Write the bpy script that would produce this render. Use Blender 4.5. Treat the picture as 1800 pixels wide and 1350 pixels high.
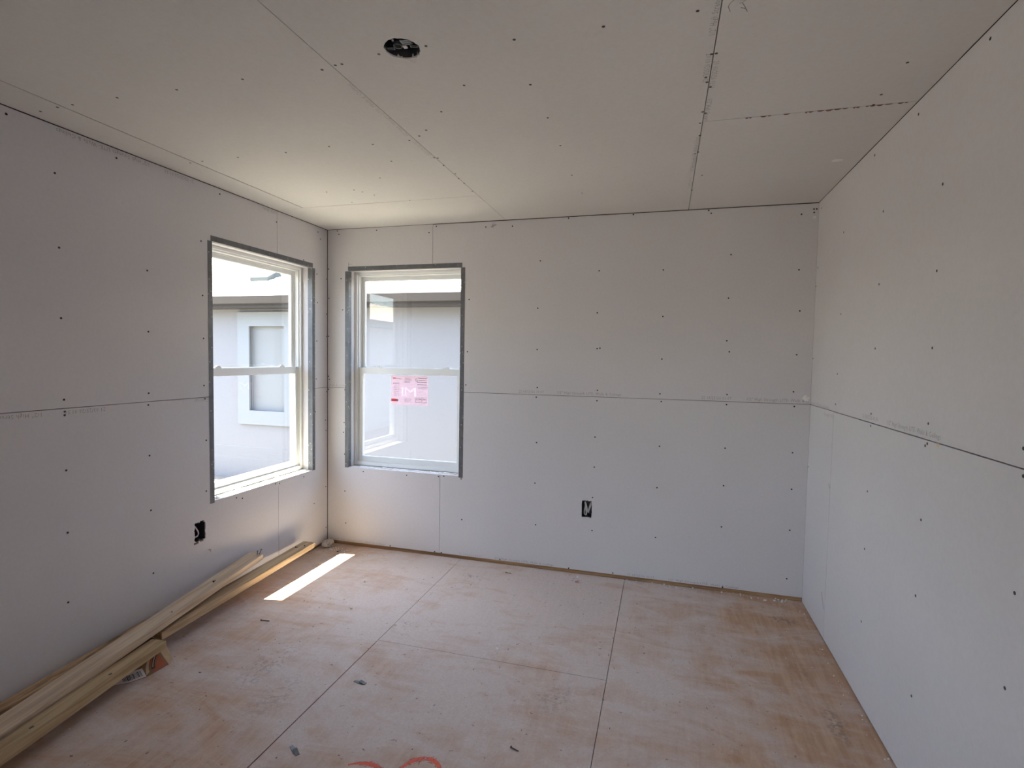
import bpy, bmesh, math, random
from mathutils import Vector, Matrix

for _o in list(bpy.data.objects):
    bpy.data.objects.remove(_o)
SC = bpy.context.scene
COL = SC.collection
random.seed(7)

# ------------------------------------------------------------------ camera
ROOM_W, ROOM_H = 3.4252, 2.4601          # room width and ceiling height in metres
FLOOR_Z = -0.012
def _rot(yaw, pitch, roll):
    return (Matrix.Rotation(yaw, 3, 'Z') @ Matrix.Rotation(pitch, 3, 'X') @ Matrix.Rotation(roll, 3, 'Y'))
cam_d = bpy.data.cameras.new('camera')
cam = bpy.data.objects.new('camera', cam_d)
COL.objects.link(cam)
cam_d.sensor_fit = 'HORIZONTAL'
cam_d.sensor_width = 36.0
cam_d.lens = 18.87
cam_d.clip_start = 0.02
_m = _rot(0.2754, -0.0488, -0.0165)
_right, _fwd, _up = _m.col[0], _m.col[1], _m.col[2]
_cm = Matrix((_right, _up, -_fwd)).transposed().to_4x4()
_cm.translation = Vector((2.5512, -3.6741, 1.4901))
cam.matrix_world = _cm
SC.camera = cam

# ------------------------------------------------------------------ sky, sun, exposure
SUN_DIR = Vector((1.0, 0.20, -2.655)).normalized()     # direction the sunlight travels
world = bpy.data.worlds.new('sky')
SC.world = world
world.use_nodes = True
_nt = world.node_tree
_nt.nodes.clear()
_out = _nt.nodes.new('ShaderNodeOutputWorld')
_bg = _nt.nodes.new('ShaderNodeBackground')
_sky = _nt.nodes.new('ShaderNodeTexSky')
_sky.sky_type = 'NISHITA'
_sky.sun_disc = False
_sky.sun_elevation = math.asin(-SUN_DIR.z)
_sky.sun_rotation = math.atan2(-SUN_DIR.x, -SUN_DIR.y)
_sky.air_density = 1.0
_sky.dust_density = 1.6
_bg.inputs['Strength'].default_value = 0.44
_hs = _nt.nodes.new('ShaderNodeHueSaturation')
_hs.inputs['Saturation'].default_value = 0.78
_nt.links.new(_sky.outputs['Color'], _hs.inputs['Color'])
_nt.links.new(_hs.outputs['Color'], _bg.inputs['Color'])
_nt.links.new(_bg.outputs['Background'], _out.inputs['Surface'])
sun_d = bpy.data.lights.new('sun', 'SUN')
sun_d.energy = 20.0
sun_d.angle = math.radians(0.53)
sun_d.color = (1.0, 0.92, 0.70)
sun = bpy.data.objects.new('sun', sun_d)
COL.objects.link(sun)
sun.rotation_euler = SUN_DIR.to_track_quat('-Z', 'Y').to_euler()

SC.view_settings.view_transform = 'Standard'
SC.view_settings.look = 'None'
SC.view_settings.gamma = 1.0
SC.view_settings.use_curve_mapping = False
SC.view_settings.exposure = 1.96
SC.cycles.max_bounces = 16
SC.cycles.diffuse_bounces = 10
SC.cycles.transparent_max_bounces = 16
SC.cycles.caustics_reflective = False
SC.cycles.caustics_refractive = False
SC.cycles.sample_clamp_indirect = 12.0

# ------------------------------------------------------------------ helpers
def link(o, parent=None, label=None, cat=None, group=None, kind=None):
    COL.objects.link(o)
    if parent is not None:
        o.parent = parent
    if label: o['label'] = label
    if cat: o['category'] = cat
    if group: o['group'] = group
    if kind: o['kind'] = kind
    return o
def mesh_obj(name, verts, faces, mat, parent=None, smooth=False, **kw):
    me = bpy.data.meshes.new(name)
    me.from_pydata([tuple(v) for v in verts], [], faces)
    me.validate(); me.update()
    bm = bmesh.new(); bm.from_mesh(me)
    bmesh.ops.recalc_face_normals(bm, faces=bm.faces)
    bm.to_mesh(me); bm.free()
    if mat: me.materials.append(mat)
    if smooth:
        for p in me.polygons: p.use_smooth = True
    return link(bpy.data.objects.new(name, me), parent, **kw)
def empty(name, loc=(0, 0, 0), **kw):
    o = bpy.data.objects.new(name, None)
    o.location = loc
    o.empty_display_size = 0.1
    return link(o, **kw)
class MB:
    """collects shapes into one mesh"""
    def __init__(s): s.v = []; s.f = []
    def add(s, vs, fs):
        n = len(s.v); s.v += [Vector(v) for v in vs]; s.f += [tuple(i + n for i in f) for f in fs]; return s
    def box(s, a, b):
        x0, y0, z0 = a; x1, y1, z1 = b
        vs = [(x0,y0,z0),(x1,y0,z0),(x1,y1,z0),(x0,y1,z0),(x0,y0,z1),(x1,y0,z1),(x1,y1,z1),(x0,y1,z1)]
        return s.add(vs, [(0,3,2,1),(4,5,6,7),(0,1,5,4),(1,2,6,5),(2,3,7,6),(3,0,4,7)])
    def hexa(s, vs):
        return s.add(vs, [(0,3,2,1),(4,5,6,7),(0,1,5,4),(1,2,6,5),(2,3,7,6),(3,0,4,7)])
    def tube(s, pts, r, n=8, caps=True):
        pts = [Vector(p) for p in pts]; rings = []
        ref = Vector((0.13, 0.27, 0.95))
        for i, p in enumerate(pts):
            t = (pts[min(i+1, len(pts)-1)] - pts[max(i-1, 0)]).normalized()
            a = t.cross(ref).normalized(); b = t.cross(a)
            rr = r[i] if isinstance(r, (list, tuple)) else r
            rings.append([p + (a*math.cos(2*math.pi*k/n) + b*math.sin(2*math.pi*k/n))*rr for k in range(n)])
        vs = [v for g in rings for v in g]; fs = []
        for i in range(len(pts)-1):
            for k in range(n):
                fs.append((i*n+k, i*n+(k+1) % n, (i+1)*n+(k+1) % n, (i+1)*n+k))
        if caps:
            fs.append(tuple(range(n))[::-1]); fs.append(tuple((len(pts)-1)*n+k for k in range(n)))
        return s.add(vs, fs)
    def prism(s, poly, a, b):
        """poly: list of points, extruded from offset a to offset b (vectors)"""
        n = len(poly); a = Vector(a); b = Vector(b)
        vs = [Vector(p)+a for p in poly] + [Vector(p)+b for p in poly]
        fs = [tuple(range(n))[::-1], tuple(range(n, 2*n))] + [(k, (k+1) % n, n+(k+1) % n, n+k) for k in range(n)]
        return s.add(vs, fs)
    def build(s, name, mat, parent=None, bevel=0, smooth=False, **kw):
        o = mesh_obj(name, s.v, s.f, mat, parent, smooth, **kw)
        if bevel:
            bm = bmesh.new(); bm.from_mesh(o.data)
            es = [e for e in bm.edges if len(e.link_faces) == 2 and e.calc_face_angle(0) > 0.6]
            bmesh.ops.bevel(bm, geom=es, offset=bevel, segments=2, affect='EDGES', clamp_overlap=True)
            bm.to_mesh(o.data); bm.free()
        return o

# ------------------------------------------------------------------ materials
def new_mat(name):
    m = bpy.data.materials.new(name); m.use_nodes = True
    nt = m.node_tree; b = nt.nodes['Principled BSDF']
    return m, nt, b
def noise(nt, scale, detail=4.0, rough=0.55, vec=None, dist=0.0):
    n = nt.nodes.new('ShaderNodeTexNoise')
    n.inputs['Scale'].default_value = scale; n.inputs['Detail'].default_value = detail
    n.inputs['Roughness'].default_value = rough; n.inputs['Distortion'].default_value = dist
    if vec is not None: nt.links.new(vec, n.inputs['Vector'])
    return n.outputs['Fac']
def coords(nt, kind='Object', scale=(1, 1, 1), rot=(0, 0, 0), loc=(0, 0, 0)):
    t = nt.nodes.new('ShaderNodeTexCoord'); mp = nt.nodes.new('ShaderNodeMapping')
    mp.inputs['Scale'].default_value = scale; mp.inputs['Rotation'].default_value = rot; mp.inputs['Location'].default_value = loc
    nt.links.new(t.outputs[kind], mp.inputs['Vector'])
    return mp.outputs['Vector']
def ramp(nt, fac, stops):
    r = nt.nodes.new('ShaderNodeValToRGB')
    e = r.color_ramp.elements
    while len(e) < len(stops): e.new(0.5)
    for i, (p, c) in enumerate(stops):
        e[i].position = p; e[i].color = (*c, 1) if len(c) == 3 else c
    nt.links.new(fac, r.inputs['Fac'])
    return r.outputs['Color']
def mix(nt, fac, a, b, mode='MIX'):
    m = nt.nodes.new('ShaderNodeMix'); m.data_type = 'RGBA'; m.blend_type = mode
    for s, v in (('Factor', fac),):
        if hasattr(v, 'is_linked') or hasattr(v, 'links'): nt.links.new(v, m.inputs[0])
        else: m.inputs[0].default_value = v
    for idx, v in ((6, a), (7, b)):
        if isinstance(v, tuple): m.inputs[idx].default_value = (*v, 1) if len(v) == 3 else v
        else: nt.links.new(v, m.inputs[idx])
    return m.outputs[2]
def math_n(nt, op, a, b=None, c=None, clamp=False):
    m = nt.nodes.new('ShaderNodeMath'); m.operation = op; m.use_clamp = clamp
    for i, v in enumerate((a, b, c)):
        if v is None: continue
        if isinstance(v, (int, float)): m.inputs[i].default_value = v
        else: nt.links.new(v, m.inputs[i])
    return m.outputs[0]
def bump(nt, b, h, strength=0.3, dist=0.01):
    n = nt.nodes.new('ShaderNodeBump'); n.inputs['Strength'].default_value = strength; n.inputs['Distance'].default_value = dist
    nt.links.new(h, n.inputs['Height']); nt.links.new(n.outputs['Normal'], b.inputs['Normal'])
def plain(name, col, rough=0.6, metal=0.0, var=0.0, scale=8.0, bmp=0.0):
    m, nt, b = new_mat(name)
    b.inputs['Roughness'].default_value = rough; b.inputs['Metallic'].default_value = metal
    f = noise(nt, scale, 5, 0.6, coords(nt))
    lo = tuple(c*(1-var) for c in col); hi = tuple(min(1, c*(1+var)) for c in col)
    nt.links.new(ramp(nt, f, [(0.3, lo), (0.7, hi)]), b.inputs['Base Color'])
    if bmp: bump(nt, b, f, bmp, 0.004)
    return m
def drywall_mat(name, col):
    m, nt, b = new_mat(name)
    b.inputs['Roughness'].default_value = 0.85
    b.inputs['Specular IOR Level'].default_value = 0.25
    v = coords(nt)
    big = noise(nt, 1.3, 3, 0.5, v); fine = noise(nt, 60, 3, 0.6, v); spot = noise(nt, 14, 2, 0.4, v)
    c = ramp(nt, big, [(0.25, tuple(x*0.965 for x in col)), (0.75, tuple(min(1, x*1.03) for x in col))])
    c = mix(nt, math_n(nt, 'MULTIPLY', math_n(nt, 'GREATER_THAN', spot, 0.78), 0.10), c, (0.45, 0.42, 0.42))
    nt.links.new(mix(nt, 0.05, c, ramp(nt, fine, [(0.3, (0.3,)*3), (0.7, (0.9,)*3)])), b.inputs['Base Color'])
    bump(nt, b, fine, 0.06, 0.001)
    return m
def wood_mat(name, c1, c2, axis=1, streak=0.5, dark=(0.16, 0.09, 0.05), knots=True, dark_amt=0.0):
    m, nt, b = new_mat(name)
    b.inputs['Roughness'].default_value = 0.75
    sc = [14, 14, 14]; sc[axis] = 0.7
    v = coords(nt, scale=tuple(sc)); w = coords(nt, scale=(2, 2, 2))
    g = noise(nt, 3.0, 6, 0.6, v, 0.8); g2 = noise(nt, 1.6, 2, 0.5, w)
    c = ramp(nt, g, [(0.36, tuple(x*0.85 for x in c2)), (0.46, c2), (0.60, c1)])
    c = mix(nt, math_n(nt, 'MULTIPLY', g2, 0.45), c, tuple(x*0.75 for x in c2))
    if dark_amt:
        sd = [6, 6, 6]; sd[axis] = 0.9
        d = noise(nt, 2.2, 5, 0.65, coords(nt, scale=tuple(sd), loc=(3, 1, 2)), 0.6)
        c = mix(nt, math_n(nt, 'MULTIPLY', ramp_fac(nt, d, 0.50, 0.60), dark_amt), c, dark)
    if knots:
        k = noise(nt, 9.0, 1, 0.3, coords(nt, scale=(1, 0.6, 1)))
        c = mix(nt, math_n(nt, 'MULTIPLY', ramp_fac(nt, k, 0.74, 0.80), 0.7), c, dark)
    nt.links.new(c, b.inputs['Base Color'])
    bump(nt, b, g, 0.12, 0.003)
    return m
def ramp_fac(nt, f, a, b_):
    r = nt.nodes.new('ShaderNodeMapRange'); r.inputs['From Min'].default_value = a; r.inputs['From Max'].default_value = b_
    nt.links.new(f, r.inputs['Value'])
    return r.outputs['Result']

M_DRY = drywall_mat('gypsum_board_paper', (0.668, 0.650, 0.662))
M_DRYC = drywall_mat('ceiling_board_paper', (0.655, 0.638, 0.612))
M_FRAMING = wood_mat('framing_lumber', (0.10, 0.078, 0.065), (0.055, 0.043, 0.036), axis=0)
M_PLATE = wood_mat('sole_plate_lumber', (0.55, 0.36, 0.20), (0.36, 0.20, 0.09), axis=0, dark_amt=0.35)
M_LUMBER = wood_mat('pale_pine', (0.72, 0.59, 0.44), (0.58, 0.45, 0.32))
M_LUMBER2 = wood_mat('yellow_pine', (0.66, 0.50, 0.31), (0.47, 0.335, 0.20))
M_LUMBER4 = wood_mat('dusty_yellow_pine', (0.56, 0.43, 0.26), (0.42, 0.30, 0.16))
M_LUMBER3 = wood_mat('split_bark_pine', (0.60, 0.42, 0.24), (0.40, 0.24, 0.12), dark_amt=0.85)
M_SCREW = plain('black_phosphate', (0.022, 0.02, 0.022), 0.5, 0.0, 0.2)
M_INK = plain('grey_print_ink', (0.36, 0.345, 0.35), 0.85, 0, 0.1)
M_INKF = plain('faint_print_ink', (0.46, 0.445, 0.44), 0.85, 0, 0.1)
M_PENCIL = plain('pencil_mark', (0.33, 0.31, 0.30), 0.8)
M_VINYL = plain('white_vinyl', (0.86, 0.87, 0.86), 0.35, 0, 0.01)
M_PAPER = plain('torn_paper', (0.20, 0.115, 0.085), 0.9, 0, 0.3, 40)
M_GYPS = plain('gypsum_core', (0.82, 0.81, 0.78), 0.9, 0, 0.08, 60, 0.4)
M_BOX = plain('dark_plastic_box', (0.03, 0.03, 0.035), 0.5)
M_CABLE = plain('cable_sheath', (0.62, 0.60, 0.60), 0.5)
M_STEEL = plain('dull_steel', (0.13, 0.137, 0.145), 0.5, 0.4, 0.2, 60)
M_NAIL = plain('dark_steel', (0.09, 0.085, 0.085), 0.45, 0.6, 0.2, 40)
def paint_mat(name, col, cover):
    m, nt, b = new_mat(name)
    b.inputs['Roughness'].default_value = 0.85; b.inputs['Base Color'].default_value = (*col, 1)
    f = noise(nt, 140, 3, 0.6, coords(nt)); g = noise(nt, 22, 4, 0.6, coords(nt))
    a = ramp_fac(nt, math_n(nt, 'ADD', math_n(nt, 'MULTIPLY', f, 0.5), math_n(nt, 'MULTIPLY', g, 0.5)), 0.66-cover*0.4, 0.76-cover*0.4)
    nt.links.new(math_n(nt, 'MULTIPLY', a, 0.9), b.inputs['Alpha'])
    return m
M_CRUMB = plain('gypsum_crumb', (0.80, 0.78, 0.76), 0.9, 0, 0.05)

def bead_mat():
    m, nt, b = new_mat('grey_corner_bead')
    b.inputs['Roughness'].default_value = 0.5; b.inputs['Metallic'].default_value = 0.35
    v = nt.nodes.new('ShaderNodeTexVoronoi'); v.inputs['Scale'].default_value = 34
    nt.links.new(coords(nt), v.inputs['Vector'])
    hole = math_n(nt, 'LESS_THAN', v.outputs['Distance'], 0.16)
    f = noise(nt, 20, 4, 0.6, coords(nt))
    c = ramp(nt, f, [(0.3, (0.125, 0.13, 0.14)), (0.7, (0.18, 0.185, 0.195))])
    nt.links.new(mix(nt, math_n(nt, 'MULTIPLY', hole, 0.55), c, (0.55, 0.54, 0.52)), b.inputs['Base Color'])
    return m
M_BEAD = bead_mat()

def glass_mat():
    m = bpy.data.materials.new('window_glass'); m.use_nodes = True
    nt = m.node_tree; nt.nodes.clear()
    o = nt.nodes.new('ShaderNodeOutputMaterial'); mx = nt.nodes.new('ShaderNodeMixShader')
    tr = nt.nodes.new('ShaderNodeBsdfTransparent'); gl = nt.nodes.new('ShaderNodeBsdfGlossy'); fr = nt.nodes.new('ShaderNodeFresnel')
    ge = nt.nodes.new('ShaderNodeNewGeometry')       # the far face of the pane reflects like the near one (the thin pane bends no ray)
    io = math_n(nt, 'MULTIPLY_ADD', ge.outputs['Backfacing'], 1/1.5-1.5, 1.5)
    nt.links.new(io, fr.inputs['IOR'])
    tr.inputs['Color'].default_value = (0.965, 0.98, 0.975, 1)
    gl.inputs['Roughness'].default_value = 0.0
    nt.links.new(fr.outputs[0], mx.inputs[0]); nt.links.new(tr.outputs[0], mx.inputs[1]); nt.links.new(gl.outputs[0], mx.inputs[2])
    nt.links.new(mx.outputs[0], o.inputs['Surface'])
    return m
M_GLASS = glass_mat()

def floor_mat():
    m, nt, b = new_mat('dusty_plywood')
    b.inputs['Roughness'].default_value = 0.85
    b.inputs['Specular IOR Level'].default_value = 0.2
    vo = coords(nt); vg = coords(nt, scale=(9, 0.9, 1)); vs = coords(nt, scale=(1.0, 2.6, 1), rot=(0, 0, 0.5))
    grain = noise(nt, 4, 6, 0.65, vg, 0.6); blot = noise(nt, 1.5, 8, 0.70, vo, 0.8); smear = noise(nt, 2.4, 6, 0.65, vs, 1.2)
    fine = noise(nt, 120, 2, 0.5, vo); speck = noise(nt, 48, 2, 0.5, vo); mid = noise(nt, 7, 6, 0.7, vo, 0.4)
    wood = ramp(nt, grain, [(0.28, (0.43, 0.27, 0.175)), (0.72, (0.60, 0.42, 0.29))])
    wood = mix(nt, math_n(nt, 'MULTIPLY', ramp_fac(nt, mid, 0.45, 0.75), 0.35), wood, (0.40, 0.20, 0.12))
    # trodden gypsum dust lies thick in the middle of the room and thins out along the right wall and under the lumber
    sep = nt.nodes.new('ShaderNodeSeparateXYZ'); nt.links.new(vo, sep.inputs[0])
    x = sep.outputs[0]; y = sep.outputs[1]
    edge_r = ramp_fac(nt, x, 3.25, 2.55)
    edge_l = ramp_fac(nt, x, 0.25, 0.75)
    cover = math_n(nt, 'MULTIPLY', edge_r, math_n(nt, 'MULTIPLY_ADD', edge_l, 0.35, 0.65))
    edge_f = ramp_fac(nt, y, -2.5, -1.1)
    cover = math_n(nt, 'MULTIPLY', cover, math_n(nt, 'MULTIPLY_ADD', edge_f, 0.40, 0.60))
    d = math_n(nt, 'ADD', math_n(nt, 'MULTIPLY', blot, 0.55), math_n(nt, 'MULTIPLY', smear, 0.45))
    d = ramp_fac(nt, math_n(nt, 'ADD', d, math_n(nt, 'MULTIPLY', cover, 0.17)), 0.49, 0.685)
    d = math_n(nt, 'MULTIPLY', d, 0.80)
    dustc = ramp(nt, fine, [(0.3, (0.60, 0.54, 0.515)), (0.7, (0.69, 0.628, 0.605))])
    c = mix(nt, d, wood, dustc)
    c = mix(nt, math_n(nt, 'MULTIPLY', ramp_fac(nt, speck, 0.70, 0.76), 0.55), c, (0.12, 0.085, 0.065))
    wht = noise(nt, 30, 3, 0.6, coords(nt, loc=(4, 2, 0)))
    c = mix(nt, math_n(nt, 'MULTIPLY', ramp_fac(nt, wht, 0.70, 0.78), 0.5), c, (0.68, 0.65, 0.63))
    # smudged ink of the mill stamps on the sheets
    for (sx, sy, rx, ry, a) in ((1.33, -0.27, 0.09, 0.05, 0.5), (2.13, -1.40, 0.10, 0.14, 0.30), (3.26, -0.30, 0.10, 0.06, 0.7), (3.28, -1.22, 0.05, 0.16, 0.6),
                                (3.22, -0.85, 0.06, 0.12, 0.3), (0.75, -1.55, 0.10, 0.28, 0.35), (1.20, -0.98, 0.06, 0.05, 0.4), (0.95, -1.75, 0.10, 0.2, 0.3)):
        ex = math_n(nt, 'POWER', math_n(nt, 'DIVIDE', math_n(nt, 'SUBTRACT', x, sx), rx), 2.0)
        ey = math_n(nt, 'POWER', math_n(nt, 'DIVIDE', math_n(nt, 'SUBTRACT', y, sy), ry), 2.0)
        g = math_n(nt, 'SUBTRACT', 1.0, math_n(nt, 'ADD', ex, ey), clamp=True)
        nn = ramp_fac(nt, noise(nt, 55, 3, 0.6, coords(nt, loc=(sx, sy, 1))), 0.50, 0.60)
        c = mix(nt, math_n(nt, 'MULTIPLY', math_n(nt, 'MULTIPLY', g, nn), a), c, (0.16, 0.155, 0.16))
    nt.links.new(c, b.inputs['Base Color'])
    bump(nt, b, math_n(nt, 'ADD', grain, fine), 0.10, 0.002)
    return m
M_FLOOR = floor_mat()

M_ORANGE = paint_mat('orange_marking_paint', (0.82, 0.17, 0.11), 0.72)
M_ORANGE2 = paint_mat('overspray_orange', (0.68, 0.18, 0.13), 0.38)
# ------------------------------------------------------------------ the room shell
T = 0.0127                     # board thickness
WT = 0.19                      # full wall thickness
W0, W1, Z0, Z1 = 0.189, 1.116, 0.612, 2.140      # window openings: distance from the corner, sill and head height
REAR = -4.30
GAP = 0.0030

MAPS = {
    'back':  lambda u, v, d: (u, d, v),
    'left':  lambda u, v, d: (-d, u, v),
    'right': lambda u, v, d: (ROOM_W + d, u, v),
    'ceil':  lambda u, v, d: (u, v, ROOM_H + d),
}
def grid_solid(mb, mp, u0, u1, v0, v1, d0, d1, holes=()):
    us = sorted({u0, u1, *[min(max(h[0], u0), u1) for h in holes], *[min(max(h[1], u0), u1) for h in holes]})
    vs = sorted({v0, v1, *[min(max(h[2], v0), v1) for h in holes], *[min(max(h[3], v0), v1) for h in holes]})
    occ = {}
    for i in range(len(us)-1):
        for j in range(len(vs)-1):
            cu, cv = (us[i]+us[i+1])/2, (vs[j]+vs[j+1])/2
            occ[i, j] = not any(h[0] < cu < h[1] and h[2] < cv < h[3] for h in holes)
    for (i, j), on in occ.items():
        if not on: continue
        a, b, c, e = us[i], us[i+1], vs[j], vs[j+1]
        for d in (d0, d1):
            mb.add([mp(a, c, d), mp(b, c, d), mp(b, e, d), mp(a, e, d)], [(0, 1, 2, 3)])
        for (ni, nj, p, q) in ((i-1, j, (a, c), (a, e)), (i+1, j, (b, c), (b, e)), (i, j-1, (a, c), (b, c)), (i, j+1, (a, e), (b, e))):
            if not occ.get((ni, nj), False):
                mb.add([mp(*p, d0), mp(*q, d0), mp(*q, d1), mp(*p, d1)], [(0, 1, 2, 3)])
def hole_fill(mb, mp, rect, poly, d0, d1):
    """fills a square cell around a free-form hole; poly is given as offsets from the cell centre"""
    u0, u1, v0, v1 = rect; cu, cv = (u0+u1)/2, (v0+v1)/2; hu, hv = (u1-u0)/2, (v1-v0)/2
    n = len(poly); outer = []
    for (pu, pv) in poly:
        k = max(abs(pu)/hu, abs(pv)/hv); outer.append((pu/k, pv/k))
    base = len(outer)
    for k in range(n):
        k2 = (k+1) % n
        o1, o2, i1, i2 = outer[k], outer[k2], poly[k], poly[k2]
        quad = [o1, o2, i2, i1]
        ring = [(cu+p[0], cv+p[1]) for p in quad]
        corner = None
        on_u = lambda p: abs(abs(p[0])-hu) < 1e-9
        on_v = lambda p: abs(abs(p[1])-hv) < 1e-9
        if not ((on_u(o1) and on_u(o2)) or (on_v(o1) and on_v(o2))):
            cx = math.copysign(hu, o1[0]+o2[0]); cy = math.copysign(hv, o1[1]+o2[1])
            ring.insert(1, (cu+cx, cv+cy))
        for d in (d0, d1):
            mb.add([mp(*p, d) for p in ring], [tuple(range(len(ring)))])
        mb.add([mp(cu+i1[0], cv+i1[1], d0), mp(cu+i2[0], cv+i2[1], d0), mp(cu+i2[0], cv+i2[1], d1), mp(cu+i1[0], cv+i1[1], d1)], [(0, 1, 2, 3)])
def finish(mb, name, mat, parent=None, weld=True, **kw):
    o = mesh_obj(name, mb.v, mb.f, mat, parent, **kw)
    if weld:
        bm = bmesh.new(); bm.from_mesh(o.data)
        bmesh.ops.remove_doubles(bm, verts=bm.verts, dist=1e-6)
        bmesh.ops.recalc_face_normals(bm, faces=bm.faces)
        bm.to_mesh(o.data); bm.free()
    return o
STUCCO = plain('tan_stucco', (0.52, 0.46, 0.40), 0.95, 0, 0.06, 40, 0.5)

def wall_core(name, side, u0, u1, holes, label, thick=WT):
    mb = MB(); grid_solid(mb, MAPS[side], u0, u1, FLOOR_Z-0.25, ROOM_H+0.15, T+0.0008, thick, holes)
    return finish(mb, name, M_FRAMING, kind='structure', label=label, cat='wall')
win_b = (W0-T, W1+T, Z0-T, Z1+T)
win_l = (-W1-T, -W0+T, Z0-T, Z1+T)
OUT_B = (2.030, 2.100, 0.396, 0.511)       # the outlet cut-outs
OUT_L = (-1.259, -1.184, 0.403, 0.515)
def grow(r, g): return (r[0]-g, r[1]+g, r[2]-g, r[3]+g)
wall_back = wall_core('wall_back', 'back', -WT, ROOM_W+WT, [win_b, OUT_B], 'unfinished drywall wall facing the camera, with window beside the corner')
wall_left = wall_core('wall_left', 'left', REAR-WT, -T-0.001, [win_l, OUT_L], 'unfinished drywall wall on the left, with window and stacked lumber')
wall_right = wall_core('wall_right', 'right', REAR-WT, -T-0.001, [], 'plain unfinished drywall wall on the right without any window', 0.13)
mb = MB(); grid_solid(mb, MAPS['ceil'], -WT, ROOM_W+0.13, REAR-WT, WT, T+0.0008, 0.25, [(1.725-0.075, 1.725+0.075, -2.092-0.075, -2.092+0.075)])
ceiling = finish(mb, 'ceiling', M_FRAMING, kind='structure', label='flat ceiling of unfinished drywall sheets with one round fixture hole', cat='ceiling')
mb = MB().box((-WT, REAR-WT, -0.30), (ROOM_W+0.13, WT, FLOOR_Z-0.019))
floor = mb.build('floor', M_FRAMING, kind='structure', label='dusty plywood subfloor with orange paint marks and dark joints', cat='floor')
# unseen wall behind the camera; its doorway and hall are added for fill daylight
mb = MB(); DX0, DX1, DZ = 2.15, 3.05, 2.08
mb.box((0, REAR-0.12, FLOOR_Z), (DX0, REAR, ROOM_H)); mb.box((DX1, REAR-0.12, FLOOR_Z), (ROOM_W, REAR, ROOM_H)); mb.box((DX0, REAR-0.12, DZ), (DX1, REAR, ROOM_H))
HW0, HW1, HZ0, HZ1 = DX0-0.35, DX1+0.35, 0.35, 2.30      # opening in the added hall's end wall, lets fill daylight reach the room
mb.box((DX0-0.6, REAR-2.1, FLOOR_Z), (HW0, REAR-2.0, ROOM_H)); mb.box((HW1, REAR-2.1, FLOOR_Z), (DX1+0.9, REAR-2.0, ROOM_H)); mb.box((HW0, REAR-2.1, FLOOR_Z), (HW1, REAR-2.0, HZ0)); mb.box((HW0, REAR-2.1, HZ1), (HW1, REAR-2.0, ROOM_H))
mb.box((DX0-0.7, REAR-2.1, FLOOR_Z), (DX0-0.6, REAR-0.12, ROOM_H)); mb.box((DX1+0.9, REAR-2.1, FLOOR_Z), (DX1+1.0, REAR-0.12, ROOM_H)); mb.box((DX0-0.7, REAR-2.1, ROOM_H), (DX1+1.0, REAR-0.12, ROOM_H+0.1)); mb.box((DX0-0.7, REAR-2.1, FLOOR_Z-0.1), (DX1+1.0, REAR-0.12, FLOOR_Z))
wall_rear = mb.build('wall_rear', M_DRY, kind='structure', label='drywall behind the camera with an added doorway and short hall that let in fill daylight', cat='wall')

def panel(parent, side, u0, u1, v0, v1, holes=(), mat=None, free=None, name='drywall_panel'):
    """one gypsum sheet; holes: rectangles; free: list of (rect, polygon) free-form cut-outs"""
    mb = MB(); hs = list(holes) + [f[0] for f in (free or [])]
    g = GAP/2
    grid_solid(mb, MAPS[side], u0+g, u1-g, v0+g, v1-g, 0.0, T, hs)
    for rect, poly in (free or []): hole_fill(mb, MAPS[side], rect, poly, 0.0, T)
    return finish(mb, name, mat or M_DRY, parent)
def ragged(hu, hv, n=40, amp=0.06, seed=1, rect=True):
    rnd = random.Random(seed); out = []
    for k in range(n):
        a = 2*math.pi*(k+0.5)/n; c, s = math.cos(a), math.sin(a)
        if rect:
            q = 1/max(abs(c)/hu, abs(s)/hv); p = (c*q, s*q)
        else: p = (c*hu, s*hv)
        j = 1+amp*(rnd.random()-0.5)*2
        out.append((p[0]*j, p[1]*j))
    return out
SEAM = 1.233
wb_b = (W0, W1, Z0, Z1); wb_l = (-W1, -W0, Z0, Z1)
BV, BV2 = 0.890, 0.966
ob_rect = grow(OUT_B, 0.02); ol_rect = grow(OUT_L, 0.02)
P = {}
P['b1'] = panel(wall_back, 'back', 0.002, BV, SEAM, ROOM_H-0.001, [wb_b])
P['b2'] = panel(wall_back, 'back', BV, ROOM_W+0.0010, SEAM, ROOM_H-0.0035, [wb_b])
P['b3'] = panel(wall_back, 'back', 0.002, BV2, 0.016, SEAM, [wb_b])
P['b4'] = panel(wall_back, 'back', BV2, ROOM_W+0.0010, 0.016, SEAM, [wb_b],
                free=[(ob_rect, ragged((OUT_B[1]-OUT_B[0])/2, (OUT_B[3]-OUT_B[2])/2, 44, 0.05, 3))])
LV = -0.565
P['l1'] = panel(wall_left, 'left', LV, -0.002, SEAM, ROOM_H-0.0025, [wb_l])
P['l2'] = panel(wall_left, 'left', REAR, LV, SEAM, ROOM_H-0.0025, [wb_l])
P['l3'] = panel(wall_left, 'left', LV, -0.002, 0.010, SEAM, [wb_l])
P['l4'] = panel(wall_left, 'left', REAR, LV, 0.010, SEAM, [wb_l],
                free=[(ol_rect, ragged((OUT_L[1]-OUT_L[0])/2, (OUT_L[3]-OUT_L[2])/2, 44, 0.09, 5))])
RV = -0.472
P['r1'] = panel(wall_right, 'right', REAR, 0.0012, SEAM, ROOM_H-0.001)
P['r2'] = panel(wall_right, 'right', RV, 0.0012, -0.006, SEAM)
P['r3'] = panel(wall_right, 'right', REAR, RV, -0.006, SEAM-0.001)
CX1, CX2, CX3, CYA, CYD = 0.215, 1.447, 2.673, -0.578, -1.320
HC = (1.725, -2.092); hr = 0.075
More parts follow.
